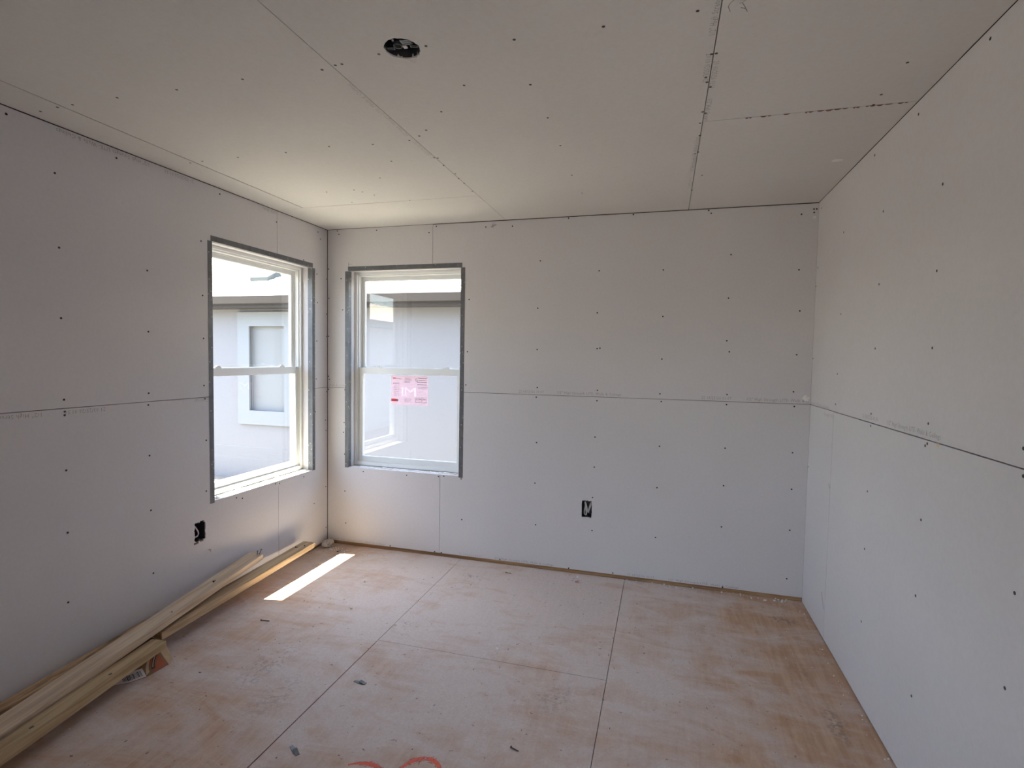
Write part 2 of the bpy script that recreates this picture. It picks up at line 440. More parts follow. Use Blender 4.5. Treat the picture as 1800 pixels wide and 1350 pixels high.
hole_rect = (HC[0]-hr, HC[0]+hr, HC[1]-hr, HC[1]+hr)
hole_poly = ragged(0.057, 0.057, 48, 0.035, 9, False)
P['c1'] = panel(ceiling, 'ceil', 0, CX1-0.002, REAR, CYA, mat=M_DRYC)
P['c2'] = panel(ceiling, 'ceil', CX1+0.002, CX2, REAR, CYA-0.001, mat=M_DRYC)
P['c3'] = panel(ceiling, 'ceil', 0, CX2, CYA, 0.0, mat=M_DRYC)
P['c4'] = panel(ceiling, 'ceil', CX2, CX3, REAR, 0.0, mat=M_DRYC, free=[(hole_rect, hole_poly)])
P['c5'] = panel(ceiling, 'ceil', CX3, ROOM_W, REAR, CYD, mat=M_DRYC)
P['c6'] = panel(ceiling, 'ceil', CX3, ROOM_W, CYD, 0.0, mat=M_DRYC)
# subfloor sheets
FA, FB, FY = 1.138, 2.334, -1.196
def sheet(x0, x1, y0, y1, g=0.003):
    return MB().box((x0+g/2, y0+g/2, FLOOR_Z-0.018), (x1-g/2, y1-g/2, FLOOR_Z)).build('subfloor_sheet', M_FLOOR, floor)
sheet(-0.012, FA, REAR, 0.012); sheet(FA, FB, FY, 0.012); sheet(FA, FB, REAR, FY); sheet(FB, ROOM_W+0.012, REAR, 0.012)
# the sole plate showing in the gap under the sheets
MB().box((0.0, 0.0131, FLOOR_Z), (ROOM_W, 0.05, 0.030)).build('sole_plate', M_PLATE, wall_back)
MB().box((-0.05, REAR, FLOOR_Z), (-0.0131, -0.013, 0.030)).build('sole_plate', M_PLATE, wall_left)

# ------------------------------------------------------------------ screws
def disc_mesh():
    mb = MB(); n = 10; r = 0.0050; h = 0.0006
    ring0 = [(r*math.cos(2*math.pi*k/n), r*math.sin(2*math.pi*k/n), -0.004) for k in range(n)]
    ring1 = [(r*math.cos(2*math.pi*k/n), r*math.sin(2*math.pi*k/n), h) for k in range(n)]
    ring2 = [(0.35*x, 0.35*y, 0.0003) for x, y, _ in ring1]
    vs = ring0+ring1+ring2
    fs = [tuple(range(n))[::-1]] + [(k, (k+1) % n, n+(k+1) % n, n+k) for k in range(n)] + [(n+k, n+(k+1) % n, 2*n+(k+1) % n, 2*n+k) for k in range(n)] + [tuple(range(2*n, 3*n))]
    o = mesh_obj('screw_master', vs, fs, M_SCREW)
    me = o.data; bpy.data.objects.remove(o); return me
SCREW = disc_mesh(); SCREW.name = 'drywall_screw'
def screws(side, pts, pick):
    nrm = {'back': Vector((0, -1, 0)), 'left': Vector((1, 0, 0)), 'right': Vector((-1, 0, 0)), 'ceil': Vector((0, 0, -1))}[side]
    q = nrm.to_track_quat('Z', 'Y').to_matrix().to_4x4()
    for (u, v) in pts:
        o = bpy.data.objects.new('drywall_screw', SCREW)
        o.matrix_world = Matrix.Translation(Vector(MAPS[side](u, v, 0))) @ q
        link(o, P[pick(u, v)])
SB = [(0.089, 2.448), (0.103, 2.422), (0.428, 2.437), (0.918, 2.442), (0.86, 2.399), (1.3, 2.418), (1.497, 2.414), (1.895, 2.45), (1.703, 2.166), (1.691, 1.839), (1.692, 1.551), (1.698, 1.284), (1.18, 1.906), (1.172, 1.529), (1.163, 1.287), (0.477, 2.153), (0.916, 2.147), (0.122, 2.081), (0.137, 1.84), (0.009, 2.158), (0.013, 1.931), (0.01, 1.635), (0.008, 1.321), (0.017, 1.297), (0.01, 1.218), (0.157, 1.219), (1.692, 1.216), (2.327, 2.449), (2.796, 2.45), (2.811, 2.429), (3.331, 2.394), (3.398, 2.421), (3.414, 2.421), (3.4, 2.401), (2.111, 2.086), (2.528, 2.08), (2.938, 2.164), (3.33, 2.058), (2.105, 1.804), (2.534, 1.777), (2.932, 1.891), (3.344, 1.807), (2.11, 1.562), (2.129, 1.565), (2.536, 1.498), (2.931, 1.621), (2.948, 1.551), (3.337, 1.538), (2.119, 1.278), (2.53, 1.268), (2.944, 1.278), (3.328, 1.308), (1.134, 0.868), (1.7, 0.895), (1.135, 0.591), (1.694, 0.605), (1.144, 0.288), (1.704, 0.306), (0.321, 0.585), (0.693, 0.585), (0.954, 0.596), (0.997, 0.601), (0.158, 0.419), (0.166, 0.164), (0.557, 0.025), (0.983, 0.019), (0.929, 0.018), (1.443, 0.024), (1.948, 0.019), (0.15, 0.961), (0.145, 0.884), (0.155, 0.712), (2.117, 1.207), (2.54, 1.217), (2.943, 1.213), (3.336, 1.217), (2.11, 0.957), (2.537, 0.92), (2.944, 0.932), (3.337, 0.928), (2.11, 0.749), (2.529, 0.641), (2.943, 0.688), (3.34, 0.698), (2.103, 0.537), (2.105, 0.307), (2.529, 0.304), (2.939, 0.418), (3.34, 0.438), (3.334, 0.127), (2.254, 0.026), (2.959, 0.021)]
SL = [(-0.087, 2.371), (-0.013, 2.079), (-0.002, 1.808), (-0.01, 1.634), (-0.01, 1.199), (-0.027, 0.976), (-0.019, 0.894), (-0.023, 0.447), (-0.02, 0.118), (-2.122, 2.427), (-1.949, 2.253), (-1.675, 2.414), (-1.939, 1.937), (-1.938, 1.631), (-1.525, 1.904), (-1.191, 2.123), (-1.184, 1.817), (-1.053, 2.426), (-1.934, 1.272), (-1.932, 1.219), (-1.933, 1.203), (-1.932, 0.956), (-1.932, 0.674), (-1.524, 1.593), (-1.528, 1.277), (-1.531, 1.216), (-1.529, 0.953), (-1.526, 0.665), (-1.181, 1.572), (-1.182, 1.301), (-1.176, 1.224), (-1.17, 0.981), (-1.174, 0.683), (-0.572, 2.381), (-0.848, 2.149), (-0.54, 2.166), (-0.287, 2.177), (-0.132, 2.099), (-0.127, 1.885), (-0.135, 1.593), (-0.119, 2.417), (-0.945, 0.586), (-0.896, 0.571), (-0.555, 0.591), (-0.595, 0.597), (-0.292, 0.582), (-0.154, 1.053), (-0.176, 1.206), (-0.142, 1.304), (-0.162, 0.673), (-0.171, 0.349), (-1.937, 0.357), (-1.518, 0.328)]
SR = [(-1.539, 2.091), (-1.029, 2.135), (-0.502, 2.167), (-1.531, 1.806), (-1.022, 1.83), (-0.519, 1.745), (-1.529, 1.547), (-1.014, 1.556), (-0.506, 1.434), (-0.033, 2.062), (-0.005, 1.955), (-0.016, 1.516), (-0.061, 2.409), (-0.499, 1.274), (-1.004, 1.272), (-1.007, 1.219), (-1.53, 1.289), (-1.516, 1.211), (-1.53, 1.22), (-2.036, 1.284), (-2.042, 1.215), (-1.006, 0.931), (-1.515, 0.951), (-1.005, 0.674), (-1.505, 0.678), (-2.037, 0.914), (0.008, 0.849), (-1.009, 0.348), (-1.515, 0.321), (-2.022, 0.656), (-1.776, 2.428), (-1.325, 2.41), (-0.897, 2.416)]
SCL = [(0.08, -2.051), (0.189, -2.061), (0.272, -2.062), (0.506, -2.064), (0.787, -2.058), (1.085, -2.061), (0.185, -1.432), (0.266, -1.436), (0.488, -1.439), (1.4, -2.046), (1.461, -2.06), (1.487, -2.061), (0.768, -1.438), (1.018, -1.454), (1.232, -1.428), (1.212, -1.216), (1.027, -1.003), (0.583, -0.848), (1.418, -1.43), (1.483, -1.464), (1.539, -1.513), (1.672, -1.659), (1.834, -1.831), (1.441, -1.21), (1.456, -1.202), (1.444, -1.101), (1.457, -0.973), (1.445, -0.896), (1.446, -0.814), (0.797, -0.803), (0.834, -0.731), (0.768, -0.846), (0.995, -0.582), (0.613, -0.625), (1.44, -0.667), (1.638, -2.084), (1.805, -2.088), (2.082, -2.053), (2.352, -2.051), (2.612, -2.058), (2.065, -1.779), (2.07, -1.506), (2.067, -1.215), (2.052, -0.812), (2.06, -0.494), (2.66, -1.681), (2.666, -1.647), (2.667, -1.414), (2.664, -1.312), (2.67, -1.183), (2.675, -0.991), (2.667, -1.825), (2.681, -1.826), (2.68, -1.609), (2.679, -1.399), (2.661, -0.974), (2.713, -0.658), (2.674, -0.412), (3.276, -1.623), (3.276, -1.406), (3.278, -1.326)]

def in_win(u, v): return W0-0.002 < abs(u) < W1+0.002 and Z0 < v < Z1
def inset(u, a, b): return min(max(u, a), b)
screws('back', [(inset(u, 0.010, ROOM_W-0.012), inset(v, 0.022, ROOM_H-0.012)) for u, v in SB if not in_win(u, v)],
       lambda u, v: ('b1' if u < BV else 'b2') if v > SEAM else ('b3' if u < BV2 else 'b4'))
screws('left', [(inset(u, -9, -0.012), v) for u, v in SL if not in_win(u, v)],
       lambda u, v: ('l1' if u > LV else 'l2') if v > SEAM else ('l3' if u > LV else 'l4'))
screws('right', [(inset(u, -9, -0.012), v) for u, v in SR], lambda u, v: 'r1' if v > SEAM else ('r2' if u > RV else 'r3'))
def cpick(u, v):
    if u < CX2: return 'c3' if v > CYA else ('c1' if u < CX1 else 'c2')
    if u < CX3: return 'c4'
    return 'c6' if v > CYD else 'c5'
screws('ceil', SCL, cpick)

# ------------------------------------------------------------------ printing on the sheets
FRAMES = {   # side: reading direction, letter-up direction, out of the wall
    'back': (Vector((1, 0, 0)), Vector((0, 0, 1)), Vector((0, -1, 0))),
    'left': (Vector((0, 1, 0)), Vector((0, 0, 1)), Vector((1, 0, 0))),
    'right': (Vector((0, -1, 0)), Vector((0, 0, 1)), Vector((-1, 0, 0))),
}
_txt_cache = {}
def text_mesh(s, length, height, bold=0.0):
    key = (s, round(length, 3), round(height, 3), bold)
    if key in _txt_cache: return _txt_cache[key]
    cu = bpy.data.curves.new('print', 'FONT'); cu.body = s; cu.size = 1.0; cu.resolution_u = 1
    cu.space_character = 1.08; cu.offset = bold
    ob = bpy.data.objects.new('print', cu); COL.objects.link(ob)
    dg = bpy.context.evaluated_depsgraph_get(); dg.update()
    me = bpy.data.meshes.new_from_object(ob.evaluated_get(dg))
    bpy.data.objects.remove(ob); bpy.data.curves.remove(cu)
    xs = [v.co.x for v in me.vertices]; ys = [v.co.y for v in me.vertices]
    x0, x1, y1 = min(xs), max(xs), 0.73
    for v in me.vertices:
        v.co = Vector(((v.co.x-x0)/(x1-x0)*length, v.co.y/y1*height, 0))
    _txt_cache[key] = me
    return me
def printed(s, start, rd, up, out, length, height, parent, mat=None, name='printed_text', bold=0.0):
    me = text_mesh(s, length, height, bold).copy()
    me.materials.clear(); me.materials.append(mat or M_INK)
    o = bpy.data.objects.new(name, me)
    m = Matrix((rd, up, out)).transposed().to_4x4()
    m.translation = Vector(start) + out*0.0004
    o.matrix_world = m
    return link(o, parent)
BRAND = '1/2" High Strength LITE- Walls & Ceilings'
def row(side, u, v, parent, s, flip=False, length=None, mat=None, h=0.019):
    rd, up, out = FRAMES[side]
    if flip: rd, up = -rd, -up
    L = length or 0.0106*len(s)
    return printed(s, MAPS[side](u, v, 0), rd, up, out, L, h, parent, mat)
D1, D2 = '22 03/25/26 01:07', '21 03/25/26 01:50'
row('back', 1.564, 1.245, P['b2'], D1); row('back', 1.843, 1.245, P['b2'], BRAND)
row('back', 2.790, 1.245, P['b2'], D1); row('back', 3.063, 1.245, P['b2'], '1/2" High Strength LITE- Walls & C', length=0.352)
row('back', 0.012, 1.244, P['b1'], 'Walls & Ceilings', mat=M_INKF, length=0.165)
row('back', 0.074, 0.024, P['b3'], BRAND, mat=M_INKF, h=0.014)
row('back', 1.126, 0.024, P['b4'], D1, mat=M_INKF, h=0.014); row('back', 1.406, 0.024, P['b4'], BRAND, h=0.014)
row('back', 2.350, 0.024, P['b4'], D1, h=0.014); row('back', 2.621, 0.024, P['b4'], BRAND, h=0.014)
row('left', -2.025, 1.223, P['l4'], BRAND, True); row('left', -1.753, 1.223, P['l4'], D2, True)
row('left', -1.120, 1.223, P['l4'], '& Ceilings', True, length=0.13, mat=M_INKF)
row('left', -1.505, ROOM_H-0.012, P['l2'], BRAND, True); row('left', -1.237, ROOM_H-0.012, P['l2'], D2, True)
row('left', -0.578, ROOM_H-0.012, P['l2'], 'LITE- Walls', True, length=0.12, mat=M_INKF)
row('right', -0.905, 1.246, P['r1'], D2); row('right', -1.185, 1.246, P['r1'], BRAND)
row('right', -0.010, 1.238, P['r1'], 'Strength LITE- Walls & Ceilings', mat=M_INKF, length=0.38)
row('right', -0.300, 1.196, P['r2'], 'Strength LITE-', mat=M_INKF, length=0.165)
def crow(x, y, toward_back, s, parent, mat=None, length=None):
    rd = Vector((0, 1, 0)) if toward_back else Vector((0, -1, 0))
    out = Vector((0, 0, -1)); up = out.cross(rd)
    return printed(s, (x, y, ROOM_H), rd, up, out, length or 0.0106*len(s), 0.019, parent, mat)
crow(2.668, -1.931, False, BRAND, P['c4']); crow(2.668, -1.650, False, D1, P['c4'])
crow(2.668, -0.735, False, BRAND, P['c4'], M_INKF); crow(2.668, -0.455, False, D1, P['c4'], M_INKF)
crow(2.677, -1.780, True, D2, P['c5']); crow(2.677, -1.515, True, '1/2" High Strength', P['c5'])
crow(1.441, -1.480, False, BRAND, P['c2'], M_INKF, 0.46); crow(1.441, -1.20, False, D1, P['c2'], M_INKF, 0.21)
# pencilled figures near the top of the ceiling
for strokes in ([[(2.7085, -2.0900), (2.7025, -2.0816), (2.6947, -2.0689), (2.6911, -2.0576), (2.6986, -2.0336)]],
                [[(2.7380, -2.0850), (2.7330, -2.0737), (2.7262, -2.0655), (2.7192, -2.0640)], [(2.7266, -2.0640), (2.7340, -2.0480), (2.7440, -2.0220)], [(2.7420, -2.0309), (2.7330, -2.0400), (2.7250, -2.0435)]]):
    mb = MB()
    for st_ in strokes: mb.tube([(x, y, ROOM_H-0.0003) for x, y in st_], 0.0011, 5)
    mb.build('pencil_figure', M_PENCIL, P['c5'])
# ragged brown paper along the cross joint at the right of the ceiling
mb = MB(); rnd = random.Random(4); x = CX3+0.16
while x < ROOM_W-0.012:
    w = rnd.uniform(0.008, 0.03)
    if rnd.random() < 0.72 and x+w < ROOM_W-0.008:
        d = rnd.uniform(0.002, 0.010)
        mb.hexa([(x, CYD-0.002, ROOM_H-0.0004), (x+w, CYD-0.002, ROOM_H-0.0004), (x+w*0.7, CYD+d, ROOM_H-0.0002), (x+w*0.3, CYD+d, ROOM_H-0.0002),
                 (x, CYD-0.002, ROOM_H-0.0014), (x+w, CYD-0.002, ROOM_H-0.0014), (x+w*0.7, CYD+d, ROOM_H-0.0022), (x+w*0.3, CYD+d, ROOM_H-0.0022)])
    x += w*1.05
mb.build('torn_paper_edge', M_PAPER, P['c6'])
# scored slits beside the upright joint of the right wall
for (ya, za, yb, zb) in ((-0.40, 0.225, -0.455, 0.150), (-0.445, 0.838, -0.465, 0.818)):
    MB().tube([(ROOM_W-0.0004, ya, za), (ROOM_W-0.0004, (ya+yb)/2-0.004, (za+zb)/2), (ROOM_W-0.0004, yb, zb)], 0.0012, 5).build('scored_line', M_PENCIL, P['r2'])

# over-cut at the window corner, torn paper and smears of filler
MB().tube([(W0-0.001, -0.0004, Z1+0.030), (W0-0.001, -0.0004, Z1+0.062)], 0.0016, 5).tube([(W0, -0.0004, Z1+0.046), (W0+0.030, -0.0004, Z1+0.050)], 0.0011, 5).build('scored_line', M_PENCIL, P['b1'])
mb = MB(); rnd = random.Random(31)
for k in range(7):
    x, z_, w, h = 1.365+rnd.uniform(-0.03, 0.03), 2.425+rnd.uniform(-0.014, 0.014), rnd.uniform(0.008, 0.022), rnd.uniform(0.004, 0.010)
    mb.hexa([(x, -0.0001, z_), (x+w, -0.0001, z_+0.003), (x+w*0.8, -0.0001, z_+h), (x+0.002, -0.0001, z_+h*0.8), (x, -0.001, z_), (x+w, -0.003, z_+0.003), (x+w*0.8, -0.004, z_+h), (x+0.002, -0.001, z_+h*0.8)])
mb.build('torn_paper_edge', plain('scuffed_paper', (0.42, 0.38, 0.38), 0.9, 0, 0.3, 60), P['b2'], kind='stuff')
def smear(name, c, a, b_, ra, rb, out, mat, parent, seed):
    rnd = random.Random(seed); n = 18; c, a, b_, out = Vector(c), Vector(a), Vector(b_), Vector(out)
    rim = []
    for k in range(n):
        t = 2*math.pi*k/n; j = rnd.uniform(0.7, 1.15); rim.append(c+a*ra*math.cos(t)*j+b_*rb*math.sin(t)*j+out*0.0001)
    return mesh_obj(name, rim+[c+out*0.0012], [(k, (k+1) % n, n) for k in range(n)], mat, parent)
smear('filler_smear', (3.321, -0.732, ROOM_H), (1, 0, 0), (0, 1, 0), 0.028, 0.020, (0, 0, -1), M_GYPS, P['c6'], 1)
smear('filler_smear', (ROOM_W-0.028, 0, 1.270), (1, 0, 0), (0, 0, 1), 0.020, 0.018, (0, -1, 0), M_GYPS, P['b2'], 2)
smear('filler_smear', (ROOM_W-0.022, 0, 2.372), (1, 0, 0), (0, 0, 1), 0.010, 0.007, (0, -1, 0), M_GYPS, P['b2'], 3)
smear('foam_bead', (ROOM_W, -1.605, 1.226), (0, 1, 0), (0, 0, 1), 0.010, 0.008, (-1, 0, 0), plain('yellow_foam', (0.70, 0.58, 0.36), 0.9), P['r3'], 4)
MB().tube([(0.0005, -1.160, 0.330), (0.012, -1.158, 0.332), (0.016, -1.163, 0.322)], 0.004, 6).build('bent_staple', M_CABLE, P['l4'])
# ------------------------------------------------------------------ windows
def window(n, side, wall, label):
    """single-hung vinyl window; u is the distance from the corner, w the depth into the wall"""
    if side == 'back': mp = lambda u, w, z: (u, w, z)
    else: mp = lambda u, w, z: (-w, -u, z)
    def bx(mb, u0, u1, w0, w1, z0, z1):
        vs = [mp(u0,w0,z0), mp(u1,w0,z0), mp(u1,w1,z0), mp(u0,w1,z0), mp(u0,w0,z1), mp(u1,w0,z1), mp(u1,w1,z1), mp(u0,w1,z1)]
        return mb.hexa(vs)
    def ring(mb, u0, u1, z0, z1, w0, w1, t, tb=None, tt=None):
        tb = t if tb is None else tb; tt = t if tt is None else tt
        bx(mb, u0, u0+t, w0, w1, z0, z1); bx(mb, u1-t, u1, w0, w1, z0, z1)
        bx(mb, u0+t, u1-t, w0, w1, z0, z0+tb); bx(mb, u0+t, u1-t, w0, w1, z1-tt, z1)
        return mb
    root = empty('window_%d' % n, mp((W0+W1)/2, 0.12, Z0), label=label, cat='window', kind='structure')
    inv = Matrix.Translation(-Vector(root.location))
    def put(mb, name, mat, parent, bevel=0.0, **kw):
        o = mb.build(name, mat, None, bevel, **kw)
        o.data.transform(inv if parent is root else inv)
        o.parent = parent
        return o
    f = MB(); ring(f, W0, W1, Z0+0.004, Z1, 0.086, 0.100, 0.020, 0.030, 0.020); ring(f, W0, W1, Z0+0.004, Z1, 0.100, 0.134, 0.028, 0.034, 0.030)
    ring(f, W0, W1, Z0+0.004, Z1, 0.134, 0.175, 0.036, 0.040, 0.036)
    put(f, 'window_frame', M_VINYL, root, 0.002)
    lo = ring(MB(), W0+0.030, W1-0.030, Z0+0.036, 1.396, 0.103, 0.131, 0.030, 0.040, 0.050)
    lows = put(lo, 'lower_sash', M_VINYL, root, 0.003)
    up = ring(MB(), W0+0.037, W1-0.037, 1.352, Z1-0.034, 0.140, 0.168, 0.020, 0.046, 0.028)
    ups = put(up, 'upper_sash', M_VINYL, root, 0.003)
    put(bx(MB(), W0+0.058, W1-0.058, 0.115, 0.119, Z0+0.074, 1.348), 'pane', M_GLASS, lows)
    put(bx(MB(), W0+0.055, W1-0.055, 0.152, 0.156, 1.396, Z1-0.060), 'pane', M_GLASS, ups)
    for uc in (W0+0.20, W1-0.15):
        l = MB(); bx(l, uc-0.025, uc+0.025, 0.106, 0.130, 1.396, 1.404); bx(l, uc-0.006, uc+0.020, 0.098, 0.116, 1.404, 1.412)
        put(l, 'sash_lock', M_VINYL, lows, 0.002)
    # drywall returns, sill board and the grey metal corner beads
    for nm, args in (('jamb_return', (W0-T+0.0005, W0, T, 0.086, Z0, Z1)), ('jamb_return', (W1, W1+T-0.0005, T, 0.086, Z0, Z1)), ('head_return', (W0, W1, T, 0.086, Z1, Z1+T-0.0005)),
                     ('sill_board', (W0, W1, T, 0.105, Z0-T+0.0005, Z0))):
        put(bx(MB(), *args), nm, M_DRY, root)
    # a ragged white edge of foam and joint filler along the sill
    rnd = random.Random(20+n); sf = MB(); u = W0+0.02
    while u < W1-0.03:
        w = rnd.uniform(0.012, 0.05); h = rnd.uniform(0.002, 0.009)
        a = rnd.uniform(0.012, 0.05)
        bx(sf, u, min(u+w, W1-0.01), a, a+rnd.uniform(0.01, 0.03), Z0, Z0+h); u += w*rnd.uniform(0.9, 1.8)
    put(sf, 'sill_crumbs', M_GYPS, root, 0.0015)
    e = 0.0012; LG = 0.031
    def bead(u0, u1, z0, z1, vertical, inner):
        m_ = MB()
        bx(m_, u0, u1, -e, 0.0, z0, z1)
        if vertical: bx(m_, *( (inner, inner+e) if inner < 0.6 else (inner-e, inner) ), -e, LG+0.006, z0, z1)
        else: bx(m_, u0, u1, -e, LG, inner-e, inner)
        put(m_, 'corner_bead', M_BEAD, root)
    bead(W0-LG, W0, Z0-0.004, Z1-0.004, True, W0)
    bead(W1, W1+LG, Z0-0.012, Z1-0.002, True, W1)
    bead(W0-0.006, W1+0.008, Z1, Z1+LG, False, Z1)
    return root
win2 = window(2, 'back', wall_back, 'white vinyl window with pink sticker on the wall facing the camera')
win1 = window(1, 'left', wall_left, 'white vinyl window in the left wall above the sunlit floor strip')

# ------------------------------------------------------------------ sticker on the lower pane of the facing window
M_PINK, _nt2, _b2 = new_mat('pink_sticker_film')
_b2.inputs['Base Color'].default_value = (0.86, 0.66, 0.71, 1); _b2.inputs['Roughness'].default_value = 0.5
_tl = _nt2.nodes.new('ShaderNodeBsdfTranslucent'); _tl.inputs['Color'].default_value = (0.92, 0.76, 0.80, 1)
_tp = _nt2.nodes.new('ShaderNodeBsdfTransparent'); _tp.inputs['Color'].default_value = (1, 0.87, 0.905, 1)
_ms = _nt2.nodes.new('ShaderNodeMixShader'); _ms.inputs[0].default_value = 0.55
_m2 = _nt2.nodes.new('ShaderNodeMixShader'); _m2.inputs[0].default_value = 0.75
_o2 = [n for n in _nt2.nodes if n.type == 'OUTPUT_MATERIAL'][0]
_nt2.links.new(_b2.outputs[0], _ms.inputs[1]); _nt2.links.new(_tl.outputs[0], _ms.inputs[2])
_nt2.links.new(_ms.outputs[0], _m2.inputs[1]); _nt2.links.new(_tp.outputs[0], _m2.inputs[2]); _nt2.links.new(_m2.outputs[0], _o2.inputs['Surface'])
M_STW = bpy.data.materials.new('sticker_clear_letter'); M_STW.use_nodes = True
_n3 = M_STW.node_tree; _n3.nodes.clear(); _o3 = _n3.nodes.new('ShaderNodeOutputMaterial'); _x3 = _n3.nodes.new('ShaderNodeMixShader'); _x3.inputs[0].default_value = 0.8
_d3 = _n3.nodes.new('ShaderNodeBsdfDiffuse'); _d3.inputs['Color'].default_value = (0.95, 0.96, 0.97, 1); _t3 = _n3.nodes.new('ShaderNodeBsdfTranslucent'); _t3.inputs['Color'].default_value = (0.80, 0.81, 0.84, 1)
_n3.links.new(_d3.outputs[0], _x3.inputs[1]); _n3.links.new(_t3.outputs[0], _x3.inputs[2]); _n3.links.new(_x3.outputs[0], _o3.inputs['Surface'])
M_STR = plain('sticker_red', (0.70, 0.04, 0.06), 0.5); M_STK = plain('sticker_black', (0.05, 0.045, 0.05), 0.5)
M_STG = plain('sticker_grey_print', (0.20, 0.12, 0.14), 0.5)
SY = 0.1144
SX0, SX1, SZ0, SZ1 = 0.497, 0.813, 1.108, 1.337
sticker = MB().box((SX0, SY, SZ0), (SX1, SY+0.0004, SZ1)).build('window_sticker', M_PINK, label='translucent pink product sticker on the lower pane of the facing window', cat='sticker')
def st(s, u, v, L, h, mat): return printed(s, (SX0+u, SY, SZ1-v), Vector((1, 0, 0)), Vector((0, 0, 1)), Vector((0, -1, 0)), L, h, sticker, mat, bold=0.0 if mat is M_STW else 0.03)
st('I', 0.088, 0.158, 0.015, 0.072, M_STW); st('M', 0.116, 0.158, 0.096, 0.072, M_STW)
st('MI', 0.016, 0.026, 0.026, 0.011, M_STR); st('windows', 0.048, 0.027, 0.034, 0.008, M_STG)
for v in (0.060, 0.068): st('PERFORMANCE', 0.016, v, 0.052, 0.005, M_STG)
for v in (0.084, 0.098, 0.112, 0.126, 0.140, 0.154): st('U-Factor  0.27', 0.022, v, 0.048, 0.005, M_STG)
for v in (0.020, 0.028, 0.036): st('ENERGY RATINGS', 0.115, v, 0.055, 0.004, M_STG)
st('IMPORTANT', 0.115, 0.052, 0.045, 0.008, M_STG)
st('Product care and', 0.232, 0.020, 0.070, 0.009, M_STK); st('glazing protection', 0.236, 0.034, 0.062, 0.006, M_STG)
st('Do not remove film', 0.222, 0.052, 0.082, 0.010, M_STK); st('until final inspection', 0.222, 0.070, 0.082, 0.009, M_STK)
for v in (0.088, 0.100): st('see instructions', 0.230, v, 0.075, 0.007, M_STG)
for v in (0.182, 0.194, 0.206): st('certified product', 0.112, v, 0.06, 0.005, M_STG)
def st_box(u0, u1, v0, v1, mat, name): return MB().box((SX0+u0, SY-0.0004, SZ1-v1), (SX0+u1, SY-0.0001, SZ1-v0)).build(name, mat, sticker)
st_box(0.0, 0.044, 0.182, 0.202, M_STR, 'red_bar'); st_box(0.044, 0.060, 0.184, 0.201, M_STG, 'grey_bar')
mb = MB()
for (u0, u1, v0, v1) in ((0.208, 0.300, 0.168, 0.170), (0.208, 0.300, 0.204, 0.206), (0.208, 0.210, 0.168, 0.206), (0.298, 0.300, 0.168, 0.206), (0.232, 0.234, 0.170, 0.186), (0.262, 0.266, 0.172, 0.200), (0.214, 0.226, 0.176, 0.182), (0.240, 0.254, 0.176, 0.182), (0.274, 0.292, 0.178, 0.184), (0.212, 0.256, 0.192, 0.194)):
    mb.box((SX0+u0, SY-0.0004, SZ1-v1), (SX0+u1, SY-0.0001, SZ1-v0))
mb.build('rating_grid', M_STG, sticker)
mb = MB()                                  # small house outline
for a, b in (((0.206, 0.030), (0.217, 0.016)), ((0.217, 0.016), (0.228, 0.030)), ((0.209, 0.028), (0.209, 0.040)), ((0.225, 0.028), (0.225, 0.040)), ((0.208, 0.040), (0.226, 0.040))):
    mb.tube([(SX0+a[0], SY-0.0012, SZ1-a[1]), (SX0+b[0], SY-0.0012, SZ1-b[1])], 0.0013, 5)
mb.build('house_symbol', M_STK, sticker)

# ------------------------------------------------------------------ electrical boxes
def outlet(side, rect, label, paths):
    mp = MAPS[side]; u0, u1, v0, v1 = rect
    root = empty('outlet_box', mp((u0+u1)/2, (v0+v1)/2, T), label=label, cat='electrical box')
    inv = Matrix.Translation(-Vector(root.location))
    def put(mb, nm, mat, **kw):
        o = mb.build(nm, mat, None, **kw); o.data.transform(inv); o.parent = root; return o
    mb = MB(); a = 0.002; D = 0.075
    def bx(u0, u1, v0, v1, d0, d1):
        mb.hexa([mp(u0,v0,d0), mp(u1,v0,d0), mp(u1,v1,d0), mp(u0,v1,d0), mp(u0,v0,d1), mp(u1,v0,d1), mp(u1,v1,d1), mp(u0,v1,d1)])
    i = 0.0006
    bx(u0+i, u0+i+a, v0+i, v1-i, 0.004, D); bx(u1-i-a, u1-i, v0+i, v1-i, 0.004, D); bx(u0+i, u1-i, v0+i, v0+i+a, 0.004, D); bx(u0+i, u1-i, v1-i-a, v1-i, 0.004, D); bx(u0+i, u1-i, v0+i, v1-i, D-a, D)
    put(mb, 'box_shell', M_BOX)
    mb = MB()
    for vv in (v0+0.006, v1-0.006):
        mb = MB(); mb.hexa([mp((u0+u1)/2+du, vv+dv, dd) for dd in (0.006, 0.012) for du, dv in ((-0.006, -0.004), (0.006, -0.004), (0.006, 0.004), (-0.006, 0.004))])
        put(mb, 'mounting_tab', M_BOX)
    for pth in paths:
        pts = [Vector(mp(u0+(u1-u0)*a_, v0+(v1-v0)*b_, d_)) for a_, b_, d_ in pth]
        sm = []
        for k in range(len(pts)-1):       # catmull-rom
            p0, p1, p2, p3 = pts[max(k-1, 0)], pts[k], pts[k+1], pts[min(k+2, len(pts)-1)]
            for t in (0, .2, .4, .6, .8):
                sm.append(0.5*((2*p1)+(p2-p0)*t+(2*p0-5*p1+4*p2-p3)*t*t+(3*p1-p0-3*p2+p3)*t**3))
        sm.append(pts[-1])
        put(MB().tube(sm, 0.0042, 8), 'cable', M_CABLE, smooth=True)
    return root
